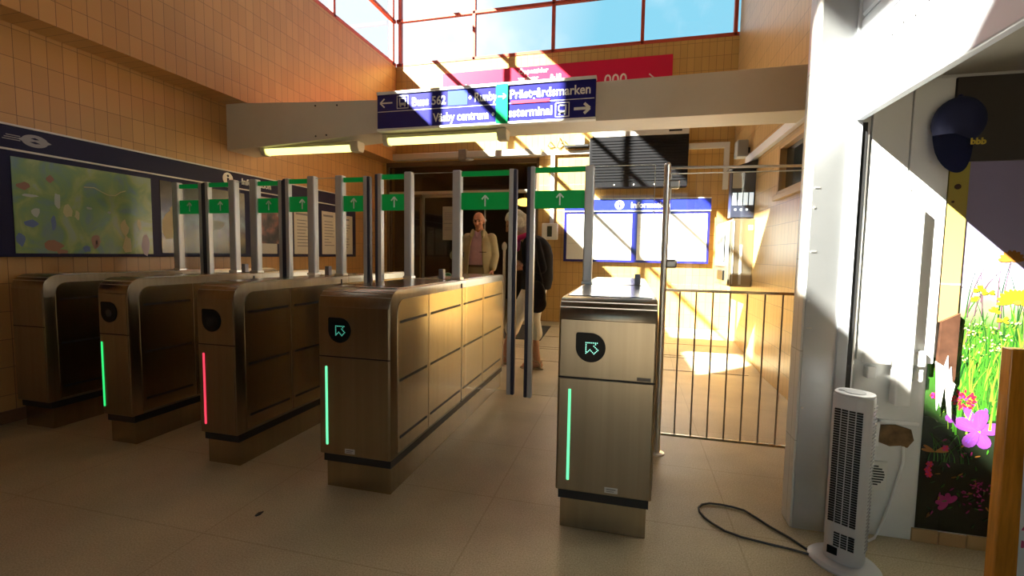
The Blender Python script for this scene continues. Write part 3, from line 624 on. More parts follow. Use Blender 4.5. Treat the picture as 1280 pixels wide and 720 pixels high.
# ------------------------------------------------------------------ entrance doors, vestibule
de = thing('entrance_door', (-2.7, 7.2, .17), 'dark glazed entrance doors in the end wall opening', 'door')
brown = mat('brown door metal', (.17, .12, .08), .4, .5)
pale = mat('pale door metal', (.55, .52, .46), .35, .7)
bm = nb(); add_box(bm, -4.02, -3.98, 7.12, 7.24, .17, 2.69, bev=.004); add_box(bm, -1.455, -1.41, 7.12, 7.24, .17, 2.69, bev=.004); add_box(bm, -4.02, -1.41, 7.12, 7.24, 2.62, 2.69, bev=.004); obj('door_frame', bm, brown, de)
bm = nb(); add_box(bm, -3.98, -1.455, 7.14, 7.2, 2.165, 2.215, bev=.004); obj('transom_bar', bm, pale, de)
bm = nb(); add_box(bm, -3.98, -1.455, 7.165, 7.175, 2.215, 2.62); obj('transom_glass', bm, dglass, de)
for a, b in ((-3.98, -3.40), (-3.42, -2.70)):
    y = 7.17 if a < -3.5 else 7.24
    bm = nb(); add_box(bm, a, b, y - .004, y + .004, .24, 2.165); d = obj('door_leaf', bm, dglass, de)
    bm = nb()
    for e in ((a, a + .04, .2, 2.165), (b - .025, b, .2, 2.165), (a, b, .17, .26), (a, b, 2.12, 2.165)): add_box(bm, e[0], e[1], y - .02, y + .02, e[2], e[3], bev=.003)
    obj('leaf_frame', bm, brown if a < -3.5 else pale, d)
bm = nb(); add_tube(bm, [(-2.42, 7.55, .17), (-2.42, 7.55, 2.16)], .016, 8); obj('pull_bar', bm, pale, de)
bm = nb(); add_box(bm, -3.04, -2.80, 7.212, 7.218, 1.42, 1.97); nt_ = obj('door_notice', bm, mat('grey door notice', (.42, .40, .36), .5), de)
bm = nb(); add_box(bm, -3.02, -2.82, 7.209, 7.2125, 1.69, 1.70)
for k in range(10): add_box(bm, -3.01, -2.86 + .03 * (k % 2), 7.209, 7.2125, 1.75 + k * .02 - (.31 if k > 6 else 0), 1.755 + k * .02 - (.31 if k > 6 else 0))
obj('notice_print', bm, mat('notice ink', (.2, .2, .22)), nt_)
bm = nb(); add_ball(bm, (-2.0, 7.30, 1.325), (.045, .02, .075)); add_box(bm, -2.02, -1.98, 7.29, 7.33, .17, 1.3); obj('push_button', bm, offw, de, label='pale oval push button on a post')
op = thing('door_operator', (-2.6, 7.02, 2.70), 'long grey automatic door operator box above the entrance', 'door operator')
bm = nb(); add_box(bm, -3.88, -1.36, 6.97, 7.10, 2.70, 2.80, bev=.012); obj('cover', bm, mat('operator grey', (.60, .58, .52), .4, .3), op)
bm = nb(); add_box(bm, -2.68, -2.55, 6.955, 7.10, 2.66, 2.83, bev=.01); obj('bracket', bm, mat('dark bracket', (.22, .19, .16), .5), op)
bm = nb(); add_ball(bm, (-2.5, 6.99, 2.67), (.07, .05, .02)); obj('sensor', bm, offw, op)
la = thing('wall_lamp', (-1.72, 8.4, 2.0), 'glowing amber oval lamp seen through the entrance doors', 'lamp')
bm = nb(); add_ball(bm, (-1.93, 8.4, 2.16), (.16, .10, .075)); obj('lamp_shade', bm, E_LAMP, la)
bm = nb(); add_tube(bm, [(-1.93, 8.4, 2.2), (-1.93, 8.4, 2.8)], .012, 8); obj('lamp_rod', bm, brown, la)
bm = nb()
add_prism(bm, [(5.95, ramp_z(5.95) + .003), (6.75, ramp_z(6.75) + .003), (6.75, ramp_z(6.75) + .012), (5.95, ramp_z(5.95) + .012)], 'x', -1.75, -1.12)
tag(obj('door_mat', bm, mat('charcoal mat', (.04, .038, .035), .9), origin=(-1.4, 6.3, ramp_z(6.3))), 'dark mat on the ramp behind the woman', 'mat')

# ------------------------------------------------------------------ things on the end wall
tv = thing('departure_display', (.04, 7.0, 2.18), 'large dark louvred departure display high on the end wall', 'display')
bm = nb(); add_box(bm, -.635, .715, 6.88, 7.06, 2.18, 2.89, bev=.008); obj('display_case', bm, mat('display black', (.012, .012, .014), .35, spec=.3), tv)
bm = nb(); add_box(bm, -.60, .715, 6.875, 7.06, 2.892, 3.02, bev=.006); obj('top_panel', bm, offw, tv)
bm = nb(); add_box(bm, .45, .62, 6.872, 6.876, 2.93, 2.955); obj('top_marking', bm, black, tv)
bm = nb()
for k in range(15): add_box(bm, -.60, .68, 6.872, 6.881, 2.27 + k * .04, 2.288 + k * .04)
obj('louvre', bm, mat('display louvre', (.012, .012, .014), .45, spec=.2), tv)
bm = nb()
for x in (-.27, 0.0, .28, .60): add_tube(bm, [(x, 6.88, 2.215), (x, 6.872, 2.215)], .010, 8)
obj('screw', bm, offw, tv)
bm = nb(); add_box(bm, -.2, .25, 7.06, 7.10, 2.4, 2.8); obj('wall_mount', bm, black, tv)
rs = thing('red_sign', (-1.26, 7.07, 3.65), 'long red sign on the end wall above the beam', 'sign')
bm = nb(); add_box(bm, -2.99, .475, 7.05, 7.10, 3.55, 4.035, bev=.004); obj('sign_panel', bm, reds, rs)
pwp = mat('pink white print', (.80, .66, .62), .5)
for a in (('Öppettider', .10, -1.75, 3.93), ('vardagar', .09, -1.75, 3.83), ('8-18', .09, -1.26, 3.83), ('000', .22, -.47, 3.67), ('Sal', .13, -2.72, 3.75)):
    bm = nb(); text_bm(bm, a[0], a[1], (a[2], 7.049, a[3]), bold=.002); obj('sign_text', bm, pwp, rs)
bm = nb(); arrow_shape(bm, .13, 3.72, .11, 7.049, -PI / 2, w=.16); obj('direction_arrow', bm, pwp, rs)
th = thing('door_phone', (-1.22, 7.08, 1.44), 'small white wall box with a dark screen left of the information board', 'wall box')
bm = nb(); add_box(bm, -1.34, -1.095, 7.03, 7.10, 1.435, 1.685, bev=.012); obj('case', bm, white, th)
bm = nb(); add_box(bm, -1.255, -1.18, 7.026, 7.032, 1.48, 1.64, bev=.004); obj('screen', bm, mat('dark screen', (.04, .05, .04), .2), th)
ct = thing('cable_trunking', (-1.0, 7.08, 2.7), 'white cable trunking above the entrance running down to the small wall box', 'trunking')
bm = nb(); add_box(bm, -1.36, -.645, 7.06, 7.098, 2.71, 2.765, bev=.004); obj('trunk', bm, white, ct)
bm = nb(); add_box(bm, -1.225, -1.165, 7.065, 7.098, 1.688, 2.71, bev=.004); obj('drop', bm, white, ct)
ct2 = thing('cable_trunking', (1.0, 7.08, 2.74), 'white cable trunking in the right corner beside the departure display', 'trunking')
bm = nb(); add_box(bm, .735, 1.27, 7.06, 7.098, 2.72, 2.80, bev=.004); obj('trunk', bm, white, ct2)
bm = nb(); add_box(bm, 1.20, 1.27, 7.06, 7.098, 2.15, 2.72, bev=.004); obj('drop', bm, white, ct2)
cb = thing('junction_box', (-.8, 7.05, 2.80), 'grey cable junction box and loose wires beside the display top', 'junction box')
bm = nb(); add_box(bm, -.86, -.72, 7.0, 7.10, 2.83, 2.96, bev=.008); obj('case', bm, mat('box grey', (.40, .38, .33), .5), cb)
bm = nb(); add_box(bm, -1.02, -.66, 6.99, 7.10, 2.80, 2.83, bev=.004); obj('shelf', bm, black, cb)
for i, (x, z0, z1) in enumerate(((-1.12, 2.80, 2.98), (-1.05, 2.85, 2.93), (-1.26, 2.82, 2.93))):
    bm = nb(); add_tube(bm, [(x, 7.08, z1), (x + .02, 7.04, (z0 + z1) / 2 + .02), (x - .02, 7.07, z0 + .03), (x + .03, 7.09, z0)], .009, 7); obj('wire', bm, mat('olive wire', (.24, .22, .10), .5), cb)

# ------------------------------------------------------------------ right wall: ticket machine, lit panel, trunking, box
tm = thing('ticket_machine', (1.2, 6.2, .87), 'stainless wall-mounted ticket machine on the right wall', 'ticket machine')
bm = nb(); add_box(bm, 1.10, 1.328, 5.76, 6.72, .87, 1.645, bev=.010); obj('case', bm, mat('pale brushed steel', (.34, .29, .20), .36, .85), tm)
bm = nb(); add_box(bm, 1.085, 1.10, 5.82, 6.70, .88, 1.62, bev=.004); obj('front_panel', bm, mat('machine front steel', (.42, .40, .36), .35, .9), tm)
bm = nb(); add_box(bm, 1.075, 1.087, 6.05, 6.50, 1.15, 1.48, bev=.004); obj('screen', bm, mat('machine screen', (.05, .055, .06), .15), tm)
bm = nb(); add_box(bm, 1.06, 1.087, 6.0, 6.55, 1.10, 1.14, bev=.006); obj('ledge', bm, chrome, tm)
bm = nb(); add_box(bm, 1.068, 1.087, 6.02, 6.4, .93, 1.05, bev=.006); obj('coin_tray', bm, glossblk, tm)
bm = nb(); add_box(bm, 1.115, 1.125, 5.752, 5.76, .90, 1.62); add_box(bm, 1.19, 1.215, 5.752, 5.76, .90, 1.35); obj('edge_strip', bm, alu, tm)
bm = nb(); add_box(bm, 1.27, 1.315, 5.752, 5.76, 1.52, 1.57); obj('sticker', bm, whitep, tm)
lp_ = thing('pictogram_panel', (1.2, 5.85, 1.68), 'dark panel with four white pictograms above the ticket machine', 'sign')
bm = nb(); add_box(bm, 1.08, 1.33, 5.80, 5.95, 1.66, 2.20, bev=.006); obj('panel', bm, mat('panel dark blue', (.03, .035, .06), .3), lp_)
bm = nb()
for k in range(4): add_box(bm, 1.095 + k * .058, 1.139 + k * .058, 5.796, 5.802, 1.80, 1.94, bev=.001)
for k in range(3): add_box(bm, 1.12 + k * .06, 1.14 + k * .06, 5.796, 5.802, 1.74, 1.76)
pic = obj('pictogram', bm, mat('backlit white', (.8, .9, 1), .5, emit=(.75, .9, 1), es=.5), lp_)
bm = nb(); add_box(bm, 1.09, 1.19, 5.794, 5.801, 1.99, 2.16); obj('notice', bm, mat('grey notice', (.52, .55, .55), .5), lp_)
bm = nb(); add_prism(bm, [(1.33, 2.30), (1.05, 2.21), (1.05, 2.20), (1.33, 2.20)], 'y', 5.75, 5.98); obj('hood', bm, black, lp_)
ct3 = thing('cable_trunking', (1.3, 5, 2.35), 'white trunking sloping in view along the right wall above the small window', 'trunking')
bm = nb(); add_box(bm, 1.28, 1.33, 2.6, 6.15, 2.31, 2.40, bev=.006); obj('trunk', bm, white, ct3)
lk = thing('wall_speaker', (1.25, 6.3, 2.4), 'small grey wall box mounted above the ticket machine', 'box')
bm = nb(); add_box(bm, 1.18, 1.30, 6.1, 6.28, 2.405, 2.60, bev=.012); obj('case', bm, mat('box grey green', (.36, .37, .33), .5), lk)
bm = nb(); add_box(bm, 1.30, 1.33, 6.16, 6.22, 2.46, 2.52); obj('bracket', bm, black, lk)

# ------------------------------------------------------------------ shop side wall: panels, trunking, vent, cable
YW = 2.29
sp = thing('white_wall_panel', (1.09, YW, .775), 'tall white painted panel on the shop wall behind the tower fan', 'panel')
bm = nb(); add_box(bm, .95, 1.085, YW - .022, YW, .775, 1.93, bev=.003); add_box(bm, 1.09, 1.225, YW - .022, YW, .775, 1.93, bev=.003); obj('panel_sheet', bm, white, sp)
bm = nb(); add_tube(bm, [(1.10, YW - .022, 1.49), (1.10, YW - .025, 1.49)], .004, 8); add_tube(bm, [(1.16, YW - .022, 1.60), (1.16, YW - .025, 1.60)], .004, 8); obj('screw', bm, chrome, sp)
tk = thing('white_conduit', (1.11, YW - .05, .60), 'white square conduit standing out from the shop wall panel', 'conduit')
bm = nb(); add_box(bm, 1.075, 1.13, YW - .075, YW - .022, .60, 1.43, bev=.005); obj('duct', bm, white, tk)
for x, z in ((1.0, .80), (1.165, .80)):
    bm = nb(); add_box(bm, x - .035 if x < 1.05 else x - .022, x + .065 if x < 1.05 else x + .022, YW - .05, YW - .0225, z - .035, z + .03, bev=.006); add_box(bm, x - .015, x + .02, YW - .04, YW - .0, z - .1, z - .05, bev=.004); obj('clip', bm, white, tk)
bh = thing('wall_recess', (1.12, YW, .41), 'ragged brown cut-out in the white shop wall above the vent', 'recess')
bm = nb(); add_prism(bm, [(1.065, .495), (1.12, .50), (1.175, .485), (1.187, .44), (1.165, .405), (1.14, .412), (1.10, .405), (1.062, .418)], 'y', YW - .008, YW); obj('cavity', bm, mat('brown cavity', (.16, .09, .035), .8, noise_amt=.5, noise_scale=25), bh)
bm = nb()
for d in ((1.045, 1.20, .505, .52), (1.045, 1.058, .40, .52)): add_box(bm, d[0], d[1], YW - .012, YW, d[2], d[3], bev=.002)
obj('recess_trim', bm, white, bh)
vt = thing('vent_grille', (1.055, YW, .2), 'square white vent with round louvred grille low behind the tower fan', 'vent')
bm = nb(); add_box(bm, 1.0, 1.10, YW - .010, YW, .205, .335, bev=.003); obj('plate', bm, offw, vt)
bm = nb()
for k in range(8):
    z = .229 + k * .0115; h = math.sqrt(max(0.0004, .044 ** 2 - (z - .27) ** 2)); add_box(bm, 1.045 - h, 1.045 + h, YW - .0115, YW - .009, z, z + .006)
obj('grille_slot', bm, black, vt)
bm = nb(); add_tube(bm, [(1.15, YW - .01, .41), (1.152, YW - .012, .34), (1.135, YW - .010, .25), (1.115, YW - .012, .15), (1.09, YW - .015, .06), (1.05, YW - .05, .012), (1.0, YW - .09, .008)], .005, 8)
tag(obj('white_cable', bm, white, origin=(1.12, YW - .02, .0)), 'thin white cable hanging from the brown cut-out to the floor', 'cable')
pl_ = thing('yellow_board', (1.245, YW, .95), 'narrow yellow board fixed upright between white panel and flower mural', 'board')
bm = nb(); add_box(bm, 1.232, 1.30, YW - .014, YW, .95, 1.597, bev=.002)
obj('board_strip', bm, ramp_mat('yellow tan board', 'Z', .0, .75, [(0, (.36, .20, .08)), (.25, (.40, .24, .085)), (.6, (.40, .30, .07)), (1, (.42, .38, .06))], 5, .15, .45), pl_)
bm = nb(); add_tube(bm, [(1.262, YW - .014, 1.50), (1.262, YW - .018, 1.50)], .011, 10); add_tube(bm, [(1.25, YW - .014, 1.44), (1.25, YW - .017, 1.44)], .005, 8); obj('knot', bm, mat('dark knot', (.07, .03, .02), .6), pl_)
bm = nb(); add_box(bm, 1.233, 1.299, YW - .0155, YW - .013, 1.105, 1.110); obj('seam', bm, offw, pl_)
bm = nb(); add_prism(bm, [(1.24, .955), (1.30, .99), (1.30, .72), (1.275, .66), (1.235, .75)], 'y', YW - .03, YW - .015)
tag(obj('brown_bag', bm, mat('dark brown plastic', (.055, .025, .015), .3, noise_amt=.4, noise_scale=20), origin=(1.27, YW - .02, .7)), 'dark brown wrapping hanging below the yellow board', 'wrapping')
bm = nb(); add_prism(bm, [(1.226, .79), (1.232, .74), (1.236, .66), (1.243, .585), (1.250, .63), (1.256, .60), (1.262, .67), (1.268, .70), (1.272, .64), (1.282, .575), (1.296, .555), (1.290, .63), (1.300, .70), (1.288, .71), (1.282, .77), (1.272, .745), (1.268, .815), (1.258, .77)], 'y', YW - .034, YW - .031)
tag(obj('torn_sticker', bm, mat('grey white sticker', (.62, .63, .65), .5), origin=(1.27, YW - .032, .6)), 'torn greyish white sticker hanging below the brown wrapping', 'sticker')

# cap on its hook
cp = thing('baseball_cap', (1.20, YW - .08, 1.5), 'dark navy cap with small yellow lettering hung on the wall above the yellow board', 'cap')
capm = mat('navy cap cloth', (.012, .016, .065), .8)
bm = nb(); t = bmesh.new(); bmesh.ops.create_uvsphere(t, u_segments=24, v_segments=14, radius=1)
for v in t.verts:
    x, y, z = v.co; v.co = Vector((1.208 + x * .083, YW - .085 + y * .072, 1.735 + z * (.098 if z > 0 else .085)))
merge(bm, t); obj('crown', bm, capm, cp, smooth=True)
bm = nb(); t = bmesh.new(); N = 14; top = []; bot = []
for k in range(N + 1):
    u = -1 + 2 * k / N
    for j, f in enumerate((0, .5, 1)):
        pass
rows = []
for f in (0, .35, .7, 1):
    rows.append([t.verts.new((1.182 + u * .066 * (1 - .10 * f * f), YW - .135 - .012 * f + .03 * u * u, 1.685 - f * .15 * math.sqrt(max(.05, 1 - .8 * u * u)))) for u in [-1 + 2 * k / N for k in range(N + 1)]])
for a, b in zip(rows, rows[1:]):
    for k in range(N): t.faces.new((a[k], a[k + 1], b[k + 1], b[k]))
bmesh.ops.solidify(t, geom=t.faces[:], thickness=.006); merge(bm, t); obj('peak', bm, capm, cp, smooth=True)
bm = nb(); text_bm(bm, 'bbb', .032, (1.205, YW - .168, 1.635), bold=.001); obj('cap_lettering', bm, mat('yellow thread', (.55, .42, .05), .6), cp)
bm = nb(); add_ball(bm, (1.208, YW - .085, 1.835), .008); obj('button', bm, capm, cp)
bm = nb(); add_tube(bm, [(1.208, YW - .024, 1.79), (1.208, YW - .06, 1.79)], .006, 8); obj('wall_hook', bm, chrome, cp)

# flower mural
MY = YW - .004
fm = thing('flower_mural', (1.75, YW, .06), 'large printed meadow mural with red, purple and yellow flowers on the shop wall', 'mural')
bm = nb(); add_box(bm, 1.216, 1.302, MY, YW - .0012, .06, .80); add_box(bm, 1.3025, 2.6, MY, YW - .0012, .06, 1.60)
obj('print_sheet', bm, ramp_mat('meadow print', 'Z', 0, 1.5, [(0, (.004, .006, .004)), (.20, (.008, .012, .006)), (.32, (.012, .02, .008)), (.37, (.02, .06, .010)), (.48, (.035, .14, .015)), (.58, (.05, .11, .015)), (.65, (.18, .20, .13)), (.72, (.34, .30, .46)), (1, (.30, .26, .42))], 9, .12, .25), fm)
fl_m = [mat('print leaf green', (.03, .13, .010), .35), mat('print dark green', (.008, .05, .008), .35), mat('print lime', (.12, .20, .02), .35), mat('print yellow', (.60, .44, .01), .35), mat('print red', (.55, .008, .03), .35), mat('print purple', (.15, .035, .22), .35), mat('print violet', (.14, .04, .52), .35), mat('print magenta', (.36, .015, .16), .35), mat('print cream', (.40, .40, .18), .35), mat('print bark', (.10, .05, .07), .4), mat('print rust', (.30, .12, .02), .4)]
rnd = random.Random(5)
layer = [0]
def yy():
    layer[0] += 1; return MY - .0006 - (layer[0] % 60) * .00003
def blade(bm, x, z, L, lean, w, mi):
    if x + lean < (1.31 if z + L > .93 else 1.23): lean = abs(lean)
    pts_l, pts_r = [], []
    for k in range(6):
        f = k / 5; px = x + lean * f * f; pz = z + L * f; ww = w * (1 - f) + .0004
        pts_l.append((px - ww, pz)); pts_r.append((px + ww, pz))
    y = yy(); add_prism(bm, pts_l + pts_r[::-1], 'y', y, y + .0004, mi)
bm = nb()
for k in range(520):
    x = rnd.uniform(1.30, 1.95); z = rnd.uniform(.48, .84); blade(bm, x, z, rnd.uniform(.10, .26), rnd.uniform(-.07, .07), rnd.uniform(.002, .0055), rnd.choice((0, 0, 0, 2, 1, 2)))
for k in range(90):
    x = rnd.uniform(1.24, 1.95); z = rnd.uniform(.5, .68); blade(bm, x, z, rnd.uniform(.02, .06), rnd.uniform(-.14, .14), .002, rnd.choice((0, 2, 1)))
for k in range(40):
    x = rnd.uniform(1.32, 1.95); z = rnd.uniform(.85, 1.05); blade(bm, x, z, rnd.uniform(.12, .35), rnd.uniform(-.06, .06), rnd.uniform(.0012, .0025), rnd.choice((9, 9, 1)))
obj('grass_print', bm, fl_m, fm)
def petal(bm, cx, cz, ang, L, w, mi):
    pts = []
    for k in range(14):
        a = 2 * PI * k / 14; u = .5 + .5 * math.cos(a); v = math.sin(a) * w * (.55 + .45 * u)
        px, pz = u * L, v; pts.append((cx + px * math.cos(ang) - pz * math.sin(ang), cz + px * math.sin(ang) + pz * math.cos(ang)))
    y = yy() - .001; add_prism(bm, pts, 'y', y, y + .0004, mi)
def flower():
    global bm
    obj('flower_print', bm, fl_m, fm); bm = nb()
bm = nb()
for cx, cz, s in ((1.365, .915, .012), (1.40, .885, .012), (1.345, .86, .01), (1.43, .93, .012), (1.47, .90, .012), (1.38, .945, .01), (1.44, .86, .011), (1.335, .93, .01), (1.49, .95, .012), (1.41, .835, .011), (1.46, .85, .011), (1.355, .80, .010)):
    for k in range(14): petal(bm, cx + rnd.uniform(-.024, .024), cz + rnd.uniform(-.014, .014), rnd.uniform(0, 6.3), s * .8, s * .3, (8, 2, 1)[k % 3])
    flower()
for cx, cz in ((1.37, 1.085), (1.40, 1.075), (1.455, .965), (1.36, 1.04), (1.425, 1.0)):
    for k in range(7): petal(bm, cx, cz, rnd.uniform(-.5, 3.6), .022, .006, 3 if k else 2)
    flower()
for k in range(13): petal(bm, 1.495, 1.045, -.4 + k * .31, .045 + .022 * abs(math.cos(-.4 + k * .31)), .010, 3)
petal(bm, 1.482, 1.04, 0, .028, .012, 10); blade(bm, 1.485, .88, .16, .005, .008, 0); blade(bm, 1.505, .88, .16, -.005, .006, 1); flower()
for k in range(8): petal(bm, 1.465, 1.205, .2 + k * .4, .045, .010, 10)
blade(bm, 1.445, .93, .27, .02, .0025, 9); flower()
for k in range(70):
    a = rnd.uniform(0, 6.28); q = .040 * math.sqrt(rnd.random()); petal(bm, 1.345 + q * math.cos(a), .630 + q * .8 * math.sin(a), a, .013, .005, 4 if k % 5 else 7)
flower()
for k, a in enumerate((1.45, 2.7, 4.2, 5.2, .25)):
    L = .092 if k in (0, 1) else .08; petal(bm, 1.405, .505, a, L, .032, 5)
    for d in (-.16, 0, .16): petal(bm, 1.405, .505, a + d, L * .8, .003, 6)
for k, a in enumerate((1.1, 2.1, 2.95)): petal(bm, 1.395, .535, a, .075, .018, 6)
petal(bm, 1.397, .505, 0, .016, .007, 8); flower()
for k in range(7): petal(bm, 1.31, .55, .6 + k * .8, .02, .012, 5)
flower()
for cx, cz in ((1.245, .64), (1.25, .345), (1.245, .32), (1.25, .30), (1.30, .42)):
    for k in range(6): petal(bm, cx, cz, k * 1.05, .014, .006, 4 if k % 2 else 7)
    flower()
for k in range(5): petal(bm, 1.325, .185, .9 + k * .75, .045, .014, 7)
flower()
for k in range(40): petal(bm, 1.43 + rnd.uniform(-.06, .06), .25 + rnd.uniform(-.06, .06), rnd.uniform(0, 6), .012, .004, 7)
flower()
for k in range(60): petal(bm, rnd.uniform(1.24, 1.50), rnd.uniform(.09, .45), rnd.uniform(0, 6), .02, .004, rnd.choice((1, 1, 7, 10, 0)))
for a in (.2, .6, 2.6, 3.0): petal(bm, 1.265, .40, a, .05, .008, 10)
for k in range(14): blade(bm, 1.30 + rnd.uniform(-.06, .1), .36, .12, rnd.uniform(-.10, .1), .002, rnd.choice((1, 0)))
obj('foliage_print', bm, fl_m, fm)

bm = nb()
for k in range(14):
    a = 1.205 + k * .098; add_box(bm, a, a + .094, YW - .010, YW, .0, .058 - .004 * (k % 2), bev=.002)
struct('baseboard_shop', bm, mat('tan skirting tile', (.50, .33, .16), .4))

# ------------------------------------------------------------------ tower fan and its cable
fan = thing('tower_fan', (.853, 2.03, 0), 'white tower fan standing on the floor in front of the steel column', 'fan')
fx, fy = .853, 2.03; fwm = mat('fan white plastic', (.70, .70, .72), .35)
bm = nb(); add_lathe(bm, (fx, fy, 0), [(.128, 0), (.13, .008), (.118, .02), (.06, .028)], 36, sx=.95, sy=.80); obj('base', bm, fwm, fan, smooth=True)
def fan_prof(s=1.0, n=28):
    out = []
    for k in range(n):
        a = 2 * PI * k / n; x = .066 * s * math.copysign(abs(math.cos(a)) ** .75, math.cos(a)); y = .062 * s * math.copysign(abs(math.sin(a)) ** .75, math.sin(a)); out.append((fx + x, fy + y))
    return out
bm = nb(); add_prism(bm, fan_prof(), 'z', .026, .682, bev=.006); obj('tower_body', bm, fwm, fan, smooth=True)
bm = nb(); add_prism(bm, fan_prof(.97), 'z', .680, .692, bev=.004); tp = obj('top_panel', bm, fwm, fan)
bm = nb(); add_lathe(bm, (fx, fy, .692), [(.035, 0), (.035, .002)], 20); add_box(bm, fx - .05, fx - .03, fy - .015, fy + .015, .692, .695); obj('control_ring', bm, mat('grey control', (.45, .45, .47), .4), tp)
fyf = fy - .0625
bm = nb()
for j in range(46):
    z = .185 + j * .0098
    for i in range(4): add_box(bm, fx - .046 + i * .0235, fx - .046 + i * .0235 + .019, fyf - .0015, fyf + .004, z, z + .0058)
obj('front_grille', bm, black, fan, label='black slots of the fan grille'); bm = nb()
for j in range(6):
    z = .092 + j * .0098
    for i in range(1, 4): add_box(bm, fx - .046 + i * .0235, fx - .046 + i * .0235 + .019, fyf - .0015, fyf + .004, z, z + .0058)
obj('lower_grille', bm, black, fan)
bm = nb(); add_box(bm, fx - .042, fx - .008, fyf - .0025, fyf + .004, .055, .085, bev=.001); obj('display_window', bm, glossblk, fan)
bm = nb()
for j in range(40):
    z = .08 + j * .0145; add_box(bm, fx + .058, fx + .0672, fy - .012, fy + .035, z, z + .004)
obj('rear_rib', bm, mat('fan grey rib', (.42, .42, .44), .5), fan)  # ribs in a darker grey than the fan body
cpts = [(.748, 2.07), (.70, 2.15), (.641, 2.219), (.60, 2.28), (.56, 2.335), (.512, 2.352), (.46, 2.36), (.41, 2.358), (.372, 2.335), (.352, 2.30), (.352, 2.26), (.368, 2.215), (.39, 2.18), (.437, 2.13), (.50, 2.10), (.597, 2.08), (.68, 2.065), (.75, 2.045)]
bm = nb(); add_tube(bm, [(x, y, .006) for x, y in cpts], .0048, 8)
tag(obj('power_cable', bm, mat('dark grey cable', (.05, .05, .05), .5), smooth=True, origin=(.5, 2.2, 0)), 'dark cable looped on the floor left of the tower fan', 'cable')
bm = nb(); add_prism(bm, [(-1.615, 1.70), (-1.60, 1.715), (-1.595, 1.69), (-1.603, 1.672), (-1.612, 1.675)], 'z', .0005, .004)
tag(obj('dark_scrap', bm, black, origin=(-1.6, 1.69, 0)), 'tiny dark scrap of litter lying on the floor in front of the gates', 'litter')

fan.rotation_euler.z = -.62

# ------------------------------------------------------------------ wooden board at the right edge
wb = thing('wooden_sign_board', (1.4, 1.7, 0), 'varnished orange wooden sign frame with white sheet at the right edge', 'sign board')
bm = nb(); add_prism(bm, [(1.108, 0), (1.170, 0), (1.145, .945), (1.098, .945)], 'y', 1.68, 1.72, bev=.003); obj('frame_post', bm, wood, wb)
bm = nb(); add_prism(bm, [(1.79, 0), (1.85, 0), (1.86, .945), (1.81, .945)], 'y', 1.68, 1.72, bev=.003); obj('frame_post', bm, wood, wb)
bm = nb(); add_box(bm, 1.14, 1.82, 1.685, 1.715, .88, .94, bev=.003); add_box(bm, 1.16, 1.80, 1.685, 1.715, .06, .12, bev=.003); obj('frame_rail', bm, wood, wb)
bm = nb(); add_box(bm, 1.15, 1.815, 1.70, 1.71, .12, .88); ps = obj('poster_sheet', bm, whitep, wb)
bm = nb()
for k, s in enumerate(('E', 'T', 'A', 'M')): text_bm(bm, s, .03, (1.178, 1.6995, .50 - k * .055), bold=.001)
obj('poster_lettering', bm, mat('pink ink', (.75, .10, .25), .5), ps)

# ------------------------------------------------------------------ people
def organic(name, bm, m, parent, voxel=.008, smooth=6, mats=None, paint=None):
    me = bpy.data.meshes.new('raw'); bm.to_mesh(me); bm.free()
    o = bpy.data.objects.new('raw', me); COL.objects.link(o)
    r = o.modifiers.new('r', 'REMESH'); r.mode = 'VOXEL'; r.voxel_size = voxel
    s = o.modifiers.new('s', 'SMOOTH'); s.factor = .5; s.iterations = smooth
    dg = bpy.context.evaluated_depsgraph_get(); n = bpy.data.meshes.new_from_object(o.evaluated_get(dg))
    bpy.data.objects.remove(o); bpy.data.meshes.remove(me)
    n.name = name; L0 = wloc(parent)
    n.materials.clear()
    for q in (mats or [m]): n.materials.append(q)
    for p in n.polygons:
        p.use_smooth = True; p.material_index = 0
        if paint: p.material_index = paint(p.center)
    n.transform(Matrix.Translation(-L0))
    return link(bpy.data.objects.new(name, n), parent)
def cap(bm, p0, p1, r0, r1, seg=14):
    p0, p1 = Vector(p0), Vector(p1); d = p1 - p0; n = max(3, int(d.length / .03)); pts = []; rr = []
    for k in range(n + 1): f = k / n; pts.append(p0 + d * f); rr.append(r0 + (r1 - r0) * f)
    add_tube(bm, pts, rr, seg); add_ball(bm, p0, r0 * .995); add_ball(bm, p1, r1 * .995)
def limb(bm, pts, rs):
    for a, b, r0, r1 in zip(pts, pts[1:], rs, rs[1:]): cap(bm, a, b, r0, r1)
def loft(bm, rings, n=28):
    """closed stack of ellipses (cx, cy, z, rx, ry)"""
    t = bmesh.new(); R = []
    for cx, cy, z, rx, ry in rings: R.append([t.verts.new((cx + rx * math.cos(2 * PI * k / n), cy + ry * math.sin(2 * PI * k / n), z)) for k in range(n)])
    for a, b in zip(R, R[1:]):
        for k in range(n): t.faces.new((a[k], a[(k + 1) % n], b[(k + 1) % n], b[k]))
    t.faces.new(R[0][::-1]); t.faces.new(R[-1]); bmesh.ops.recalc_face_normals(t, faces=t.faces[:]); merge(bm, t)
